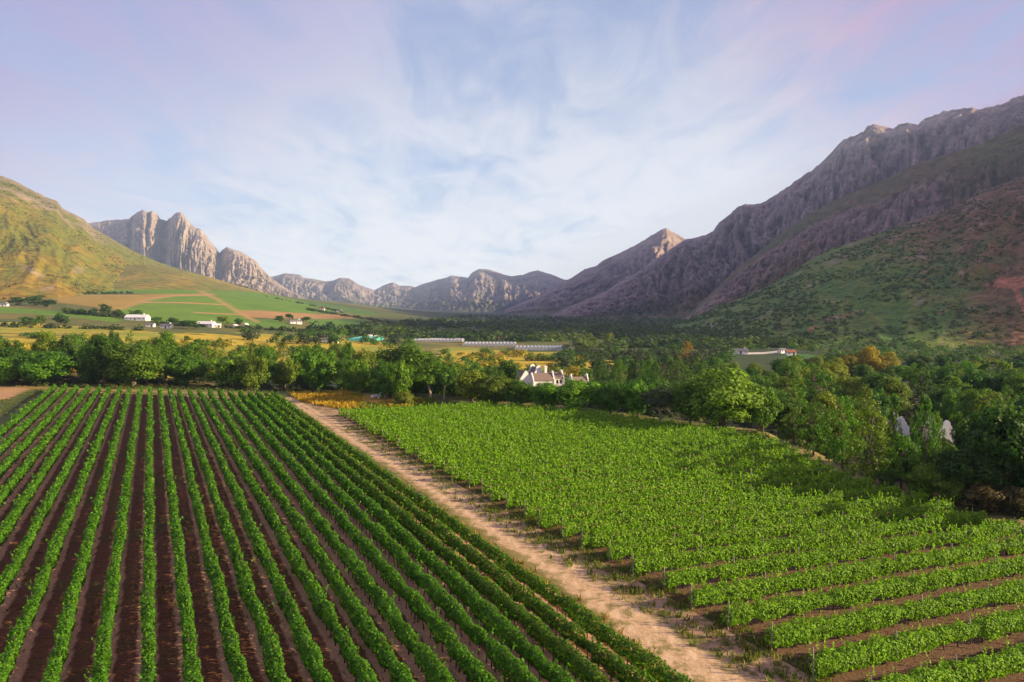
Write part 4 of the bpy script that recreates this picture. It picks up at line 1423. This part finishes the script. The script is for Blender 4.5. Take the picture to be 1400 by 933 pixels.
def blades(name, P, h, col, seed, label, cat, per=9):
    r = np.random.default_rng(seed)
    n = len(P) * per
    B = np.repeat(P, per, 0) + np.concatenate([r.normal(size=(n, 2)) * 0.14, np.zeros((n, 1))], 1)
    hh = np.repeat(h, per) * (0.5 + r.random(n))
    a = r.random(n) * 2 * np.pi
    w = hh * 0.13 + 0.012
    lean = r.normal(size=(n, 2)) * 0.35
    dx, dy = np.cos(a) * w, np.sin(a) * w
    V = np.stack([B + np.stack([-dx, -dy, 0 * a], 1), B + np.stack([dx, dy, 0 * a], 1),
                  B + np.stack([lean[:, 0] * hh + dx * .3, lean[:, 1] * hh + dy * .3, hh], 1), B + np.stack([lean[:, 0] * hh - dx * .3, lean[:, 1] * hh - dy * .3, hh], 1)], 1).reshape(-1, 3)
    me = mesh_np(name, V, np.arange(4 * n).reshape(n, 4), np.repeat(col, per * 4, 0), False, M_STUFF)
    tag(link(name, me, kind='stuff'), label, cat)


# tufts reaching from the row ends of the right block over the verge
P = []
for q, (n_, (a, b)) in enumerate(rows_r):
    if q > 30:
        continue
    for _ in range(150 if q < 14 else 60):
        t = a - 3.6 + 5.0 * rnd.random() ** 0.7
        p = G1 * t + G2 * (n_ + PITCH_R * 0.5 * 0 + rnd.gauss(0.5, 0.9))
        P.append((p[0], p[1], 0.02))
P = np.array(P)
dn = fbm(P[:, 0] / 1.2, P[:, 1] / 1.2, 3, 15)
P = P[dn > -0.12]
blades('verge_grass', P, 0.10 + 0.22 * r5.random(len(P)), lerp((0.085, 0.150, 0.018), (0.22, 0.18, 0.04), r5.random(len(P)) ** 2), 31, 'patchy green and straw tufts along the edge of the track', 'grass', 7)
n = 5200
s = r5.uniform(-22, 27.5, n)
t = 16 + 110 * r5.random(n) ** 1.6
cl = fbm(s / 3.5, t / 9.0, 3, 19)
ok = cl > 0.06
s, t = s[ok], t[ok]
P = np.stack([E2[0] * s + E1[0] * t, E2[1] * s + E1[1] * t, 0 * t + 0.02], 1)
blades('row_weeds', P, 0.05 + 0.16 * r5.random(len(P)), lerp((0.060, 0.085, 0.014), (0.20, 0.13, 0.04), r5.random(len(P)) ** 1.3), 35, 'low weeds and straw between the narrow rows', 'weeds', 7)
# dry strip between the last narrow row and the track
s = 27.6 + r5.normal(size=1100) * 0.5
t = r5.uniform(14, 176, 1100)
P = np.stack([E2[0] * s + E1[0] * t, E2[1] * s + E1[1] * t, 0 * t + 0.02], 1)
blades('dry_edge_grass', P, 0.10 + 0.25 * r5.random(len(P)), lerp((0.30, 0.20, 0.05), (0.12, 0.13, 0.03), r5.random(len(P))), 32, 'thin dry straw grass under the last narrow row by the track', 'grass', 6)
lp = [gp(-60, 560), gp(12, 545), gp(56, 531), gp(60, 536), gp(2, 572), gp(-60, 600)]
x = r5.uniform(-160, -90, 7000)
y = r5.uniform(110, 190, 7000)
ok = in_poly(x, y, lp)
P = np.stack([x, y, H(x, y)], 1)[ok]
blades('mown_grass', P, 0.10 + 0.22 * r5.random(len(P)), lerp((0.065, 0.110, 0.016), (0.13, 0.12, 0.03), r5.random(len(P)) ** 1.5), 36, 'triangle of short grass at the far left corner of the vineyard', 'grass', 8)
hp = [gp(395, 539), gp(470, 537), gp(520, 542), gp(590, 548), gp(600, 556), gp(470, 560), gp(440, 556), gp(410, 549)]
x = r5.uniform(-75, -5, 9000)
y = r5.uniform(140, 185, 9000)
ok = in_poly(x, y, hp) & ~((np.abs(CX + F * x / y - 525) < 30) & (y > 158))
P = np.stack([x, y, 0 * x], 1)[ok]
cm = fbm(P[:, 0] / 7, P[:, 1] / 7, 3, 44) + 0.25 - (P[:, 0] + 38) / 40
blades('meadow_grass', P, 0.25 + 0.45 * r5.random(len(P)), lerp((0.13, 0.19, 0.02), (0.44, 0.30, 0.03), sstep(-0.25, 0.35, cm)), 33, 'tall golden and green meadow grass beside the track end', 'grass', 10)


# ------------------------------------------------------------------ buildings
def gable_profile(w, h0, h1, style, n=18):
    """outline of an end wall: straight, or the curved and scrolled Cape kind"""
    if style == 'straight':
        return [(-w / 2, 0), (w / 2, 0), (w / 2, h0), (w * 0.06, h1), (-w * 0.06, h1), (-w / 2, h0)]
    pts = [(w / 2, 0), (w / 2, h0)]
    up = h1 - h0
    for f, g in [(0.98, 0.12), (0.82, 0.16), (0.70, 0.28), (0.66, 0.42), (0.60, 0.50), (0.46, 0.54), (0.44, 0.66), (0.40, 0.80), (0.28, 0.92), (0.14, 0.99), (0.0, 1.0)]:
        pts.append((w / 2 * f, h0 + up * g))
    return [(-a, b) for a, b in pts[::1]][0:1] + pts + [(-a, b) for a, b in reversed(pts[1:-1])]


def house(x, y, z, rot, L, D_, eave, ridge, roofm, label, group=None, gables=None, windows=3, chimney=True, name='farmhouse', wallm=None, front=-1):
    """gabled house, long axis along its own x; front wall on its -y side"""
    wallm = wallm or M_WHITE
    root = link(name, None, loc=(x, y, z))
    root.rotation_euler = (0, 0, R(rot))
    tag(root, label, 'house', group)
    wl = MB()
    wl.prism([(-D_ / 2, -0.6), (D_ / 2, -0.6), (D_ / 2, eave), (0, ridge - 0.25), (-D_ / 2, eave)], -L / 2, L / 2, 'x')
    wl.build('wall', wallm, root)
    rf = MB()
    k = (ridge - eave) / (D_ / 2)
    o = 0.35
    e0 = L / 2 - 0.02 if gables else L / 2 + 0.3
    rf.prism([(-D_ / 2 - o, eave - o * k), (0, ridge), (D_ / 2 + o, eave - o * k), (D_ / 2 + o, eave - o * k + 0.25), (0, ridge + 0.28), (-D_ / 2 - o, eave - o * k + 0.25)], -e0, e0, 'x')
    roof = rf.build('roof', roofm, root)
    if gables:
        for i, st in enumerate(gables):
            if not st:
                continue
            g = MB()
            xx = L / 2 * (1 if i else -1)
            prof = gable_profile(D_ + 0.5, eave, ridge + (1.3 if st == 'curved' else 0.55), st)
            g.prism(prof, xx - 0.02 if i else xx - 0.40, xx + 0.40 if i else xx + 0.02, 'x')
            g.build('gable', wallm, root)
    if chimney:
        c = MB()
        c.box(L * 0.28, L * 0.28 + 0.9, -0.45, 0.45, ridge - 0.4, ridge + 1.1)
        c.box(L * 0.28 - 0.1, L * 0.28 + 1.0, -0.55, 0.55, ridge + 1.1, ridge + 1.3)
        c.build('chimney', wallm, roof)
    for i in range(windows):
        xx = -L / 2 + L * (i + 0.5) / windows
        mid = i == windows // 2 and windows > 1
        f = MB()
        ww, z0, z1 = (0.55, 0.0, 2.1) if mid else (0.5, 0.9, min(2.2, eave - .3))
        f.box(xx - ww, xx + ww, -D_ / 2 - 0.05, -D_ / 2 + 0.1, z0, z1)
        fo = f.build('door' if mid else 'window', M_DARK_WOOD if mid else M_WHITE, root)
        if not mid:
            q = MB()
            q.box(xx - ww + .08, xx + ww - .08, -D_ / 2 - 0.07, -D_ / 2 - 0.052, z0 + .08, z1 - .08)
            q.build('pane', M_GLASS, fo)
    return root


def at(u, d):
    x = (u - CX) / F * d
    return x, d, float(H(x, d))


def z_at(row, d):
    return ZC - (row - HZ) / F * d


# the white manor: a cluster of thatched wings, each ending in gables of its own, under one roofline
D0 = 262.0
px = D0 / F
mz = float(H(10, D0)) + 0.8
root = link('white_manor', None, loc=((738 - CX) * px, D0, mz))
root.rotation_euler = (0, 0, R(17))
root.scale = (0.88, 0.86, 0.86)
tag(root, 'large white manor with curved gables and dark thatch behind the tree belt', 'house')


def wing(parent, x0, x1, y0, y1, eave, ridge, along, ends):
    """one thatched wing with gables: walls and roof sit under the manor"""
    wl, rf = MB(), MB()
    if along == 'x':
        c, w = (y0 + y1) / 2, (y1 - y0)
        a, b = x0, x1
    else:
        c, w = (x0 + x1) / 2, (x1 - x0)
        a, b = y0, y1
    ax = 'x' if along == 'x' else 'y'
    wl.prism([(c - w / 2, -0.5), (c + w / 2, -0.5), (c + w / 2, eave), (c, ridge - .3), (c - w / 2, eave)], a, b, ax)
    wl.build('wall', M_WHITE, parent)
    k = (ridge - eave) / (w / 2)
    o = 0.35
    rf.prism([(c - w / 2 - o, eave - o * k), (c, ridge), (c + w / 2 + o, eave - o * k), (c + w / 2 + o, eave - o * k + .3), (c, ridge + .32), (c - w / 2 - o, eave - o * k + .3)], a + .04, b - .04, ax)
    rf.build('roof', M_THATCH, parent)
    for i, st in enumerate(ends):
        if st:
            g = MB()
            prof = [(c + p, q) for p, q in gable_profile(w + 0.7, eave - .2, ridge + (1.25 if st == 'curved' else .6), st)]
            e = b if i else a
            g.prism(prof, e - (.05 if i else .45), e + (.45 if i else .05), ax)
            g.build('gable', M_WHITE, parent)


wing(root, -9.6, -4.6, -2.0, 9.0, 3.4, 6.4, 'y', ('straight', None))
wing(root, -4.4, 4.6, -5.4, 0.4, 3.0, 5.6, 'x', ('straight', 'curved'))
wing(root, -2.2, 3.0, 3.0, 11.0, 3.6, 7.6, 'y', ('curved', 'curved'))
wing(root, 4.9, 10.6, -1.0, 5.2, 3.3, 5.4, 'x', (None, 'curved'))
for xx in (6.1, 7.8, 9.4):
    f = MB()
    f.box(xx - .45, xx + .45, -1.06, -0.9, 0.9, 2.5)
    fo = f.build('window', M_DARK_WOOD, root)
    q = MB()
    q.box(xx - .37, xx + .37, -1.085, -1.062, 0.98, 2.42)
    q.build('pane', M_GLASS, fo)
c = MB()
c.box(2.6, 3.7, 1.0, 2.0, 4.0, 8.2)
c.box(2.4, 3.9, .8, 2.2, 8.2, 8.6)
c.build('chimney', M_WHITE, root)
x, y, z = at(791, 250)
house(x, y, z, 20, 6, 4.2, 2.8, 4.8, M_THATCH, 'small white gabled outbuilding half hidden right of the manor', gables=('curved', 'curved'), windows=2, chimney=False, name='outbuilding')
x, y, z = at(695, 275)
house(x, y, z, 0, 9, 6, 2.8, 5.0, M_THATCH, 'low dark thatched barn at the left end of the manor', gables=(None, None), windows=2, chimney=False, name='barn')
# gables glimpsed among the trees on the right
for u, d, rot, top, lab in [(1238, 132, 72, 570, 'white scrolled gable leaning into view between poplars on the right'), (1295, 128, 86, 575, 'white house end with curved gable by the huge dark tree')]:
    x, y, z = at(u, d)
    zt = z_at(top, d)
    hs = house(x, y + 2.5, z, rot, 5, 2.2, (zt - z) * 0.52, zt - z - 1.3, M_THATCH, lab, gables=('curved', 'curved'), windows=2, chimney=False, name='cottage')
    hh = zt - z
    f = MB()
    f.prism([(-.32, hh * .60), (.32, hh * .60), (.32, hh * .72), (.18, hh * .78), (-.18, hh * .78), (-.32, hh * .72)], -2.5 - .06, -2.5 - .005, 'x')
    f.build('window', M_GLASS, hs)
# farms on the left flank: (u, base row, width px, rot, label, roof, depth m, name)
for u, yb, wp, rot, lab, rm, nm in [
    (188, 438, 34, -4, 'long white farmhouse with a pale roof on the left field edge', M_WHITE, 'farmhouse'),
    (282, 447, 26, -6, 'stepped white farm with pale roofs below the striped green field', M_WHITE, 'farmhouse'),
    (297, 448, 11, 20, 'white cottage joined to the right of the stepped farm', M_WHITE, 'cottage'),
    (321, 449, 9, 80, 'small white cottage showing its steep gable right of the stepped farm', M_WHITE, 'cottage'),
    (336, 447, 6, 70, 'tiny white cottage farthest right of the left farms', M_WHITE, 'cottage'),
    (206, 447, 12, 0, 'low white shed below the long farmhouse', M_SLATE, 'shed'),
    (228, 449, 17, -3, 'low grey roofed shed between the long farmhouse and the stepped farm', M_SLATE, 'shed'),
    (5, 419, 13, 5, 'white farm cut by the left edge of the photo under dark trees', M_SLATE, 'farmhouse'),
    (404, 443, 18, 35, 'grey roofed stone farm alone on the rise among the fields', M_SLATE, 'farmhouse'),
    (440, 424, 9, 0, 'brown roofed shed on the crest line right of the fields', M_REDROOF, 'shed'),
    (464, 427, 9, 0, 'flat pale shed right of the brown roofed one on the crest line', M_SLATE, 'shed'),
    (447, 468, 14, 0, 'grey and white shed left of the teal netting', M_SLATE, 'shed'),
    (459, 469, 8, 0, 'rust roofed shed touching the teal netting', M_REDROOF, 'shed'),
    (516, 464, 9, 0, 'small white shed beyond the teal netting', M_WHITE, 'shed'),
    (506, 463, 6, 0, 'tiny pale shed left of the white one beyond the teal netting', M_WHITE, 'shed'),
    (573, 457, 8, 60, 'white village house with a pointed gable before the far woods', M_SLATE, 'cottage'),
    (647, 451, 8, 0, 'white village house high in the far woods', M_SLATE, 'cottage'),
    (594, 458, 4, 0, 'tiny white house right of the pointed village house', M_WHITE, 'cottage'),
    (664, 460, 5, 10, 'little white house above the middle greenhouse', M_WHITE, 'cottage'),
    (683, 466, 7, 0, 'orange roofed house behind the middle greenhouse', M_REDROOF, 'cottage'),
    (690, 466, 6, 0, 'grey roofed house right of the orange roofed one', M_SLATE, 'cottage'),
    (765, 454, 6, 0, 'pale house at the foot of the blue slope', M_SLATE, 'cottage'),
    (1012, 484, 22, -8, 'white house with grey roof beside the road under the right slope', M_SLATE, 'farmhouse'),
    (1069, 483, 13, 30, 'white gabled house right along the road under the slope', M_SLATE, 'farmhouse'),
    (1081, 486, 14, 0, 'rust roofed shed at the right end of the pale road', M_REDROOF, 'shed'),
    (684, 490, 5, 10, 'small pale hut in the meadow before the greenhouses', M_REDROOF, 'hut')]:
    x, y, z = ground_at(u, yb)
    Lm = wp / F * y * 0.88
    dp = min(max(Lm * 0.45, 3.5), 8)
    house(x, y, z, rot, Lm, dp, min(2.7, max(2.2, Lm * .2)), min(2.7, max(2.2, Lm * .2)) + dp * 0.30, rm, lab, windows=5 if Lm > 14 else 3 if Lm > 7 else 2, chimney=Lm > 9, name=nm)
if True:
    # stone wing and second roof of the farm on the rise
    pass


def greenhouse(u0, u1, d, row, depth, label, spans, m=None, name='greenhouse', hh=2.6):
    x0, x1 = (u0 - CX) / F * d, (u1 - CX) / F * d
    z = float(H((x0 + x1) / 2, d))
    root = link(name, None, loc=((x0 + x1) / 2, d, z))
    tag(root, label, 'greenhouse' if name == 'greenhouse' else 'shade netting', 'pale greenhouses on the valley floor' if name == 'greenhouse' else None)
    w = (x1 - x0) / spans
    for i in range(spans):
        mb = MB()
        a = -(x1 - x0) / 2 + i * w
        prof = [(a + 0.03, 0), (a + w - 0.03, 0), (a + w - 0.03, hh * .62)] + [(a + w / 2 + (w / 2 - .03) * math.cos(t), hh * .62 + hh * .38 * math.sin(t)) for t in [math.pi * q / 8 for q in range(1, 8)]] + [(a + 0.03, hh * .62)]
        mb.prism(prof, 0, depth, 'y')
        mb.build('tunnel', m or M_NETTING, root)
    fr = MB()
    for i in range(spans + 1):
        a = -(x1 - x0) / 2 + i * w
        fr.box(a - .06, a + .06, -0.14, -0.02, 0, hh * .66)
    fr.build('end_frame', M_STEEL, root)


greenhouse(562, 632, 640, 470, 34, 'pale plastic greenhouse at the left end, half behind a tree', 14)
greenhouse(632, 706, 585, 474, 30, 'long pale greenhouse in the middle of the three', 15)
greenhouse(704, 782, 520, 482, 26, 'nearest pale greenhouse, its right end against dark trees', 15)
greenhouse(476, 512, 560, 468, 40, 'flat teal shade netting over crops left of the greenhouses', 5, M_TEAL, 'shade_house', 3.0)

# poles, stones
for u, yb, yt, lab in [(92.5, 428, 416.5, 'tall wooden utility pole standing against the left hillside'), (68.5, 424, 417.5, 'shorter wooden utility pole left of the tall one')]:
    x, y, z = ground_at(u, yb)
    h = z_at(yt, y) - z
    root = link('utility_pole', None, loc=(x, y, z))
    tag(root, lab, 'pole', 'utility poles on the left field edge')
    mb = MB()
    mb.tube([(0, 0, -.3), (0, 0, h * .5), (0, 0, h)], [.16, .14, .11], 8)
    mb.build('shaft', M_WOOD, root)
    mb = MB()
    mb.box(-.9, .9, -.17, -.05, h - .75, h - .6)
    mb.build('crossarm', M_WOOD, root)


def stone(x, y, z, s, m, label, group, seed, name):
    r = np.random.default_rng(seed)
    n, k = 10, 7
    V, Q = [], []
    for i in range(k):
        for j in range(n):
            a, b = math.pi * (i + .001) / (k - 1 + .002), 2 * math.pi * j / n
            v = np.array((math.sin(a) * math.cos(b), math.sin(a) * math.sin(b), math.cos(a) * .75))
            v = v * (0.8 + 0.45 * float(perlin(v[0] * 1.3 + seed, v[1] * 1.3 + v[2] * 1.7, seed)))
            V.append(v * s)
    for i in range(k - 1):
        for j in range(n):
            Q.append((i * n + j, (i + 1) * n + j, (i + 1) * n + (j + 1) % n, i * n + (j + 1) % n))
    o = link(name, mesh_np(name, np.array(V), np.array(Q), None, False, m), None, (x, y, z + s * .45))
    tag(o, label, 'stone', group)


ST = [(510, 544.5, .75, 'small white stone at the left end of the heap by the round bush'), (515, 543.5, .75, 'white stone second from the left end of the white heap'), (519, 545, .7, 'low white stone in front on the left of the heap'),
      (522, 542.5, .95, 'tallest white stone left of the middle of the heap'), (527, 544, .7, 'white stone in the middle of the heap by the round bush'), (531, 542.8, .9, 'tall white stone right of the middle of the heap'),
      (534, 544.8, .75, 'low white stone in front on the right of the heap'), (537, 543.3, .8, 'tan tinged stone near the right end of the heap'), (541, 544, .6, 'white stone at the right end of the heap beside the bush')]
for i, (u, yb, s, lab) in enumerate(ST):
    x, y = gp(u, yb)
    stone(x, y, float(H(x, y)), s, M_ROCKW, lab, 'white stones heaped by the round bush', 60 + i, 'white_stone')
for i, (u, yb, s, lab) in enumerate([(1258, 880, .30, 'brown clod of earth between two vine rows, the lower of the two'), (1277, 871, .27, 'brown clod of earth between two vine rows, the upper one')]):
    x, y = gp(u, yb)
    stone(x, y, 0.02, s, M_ROCKB, lab, 'brown clods between the vine rows', 80 + i, 'earth_clod')
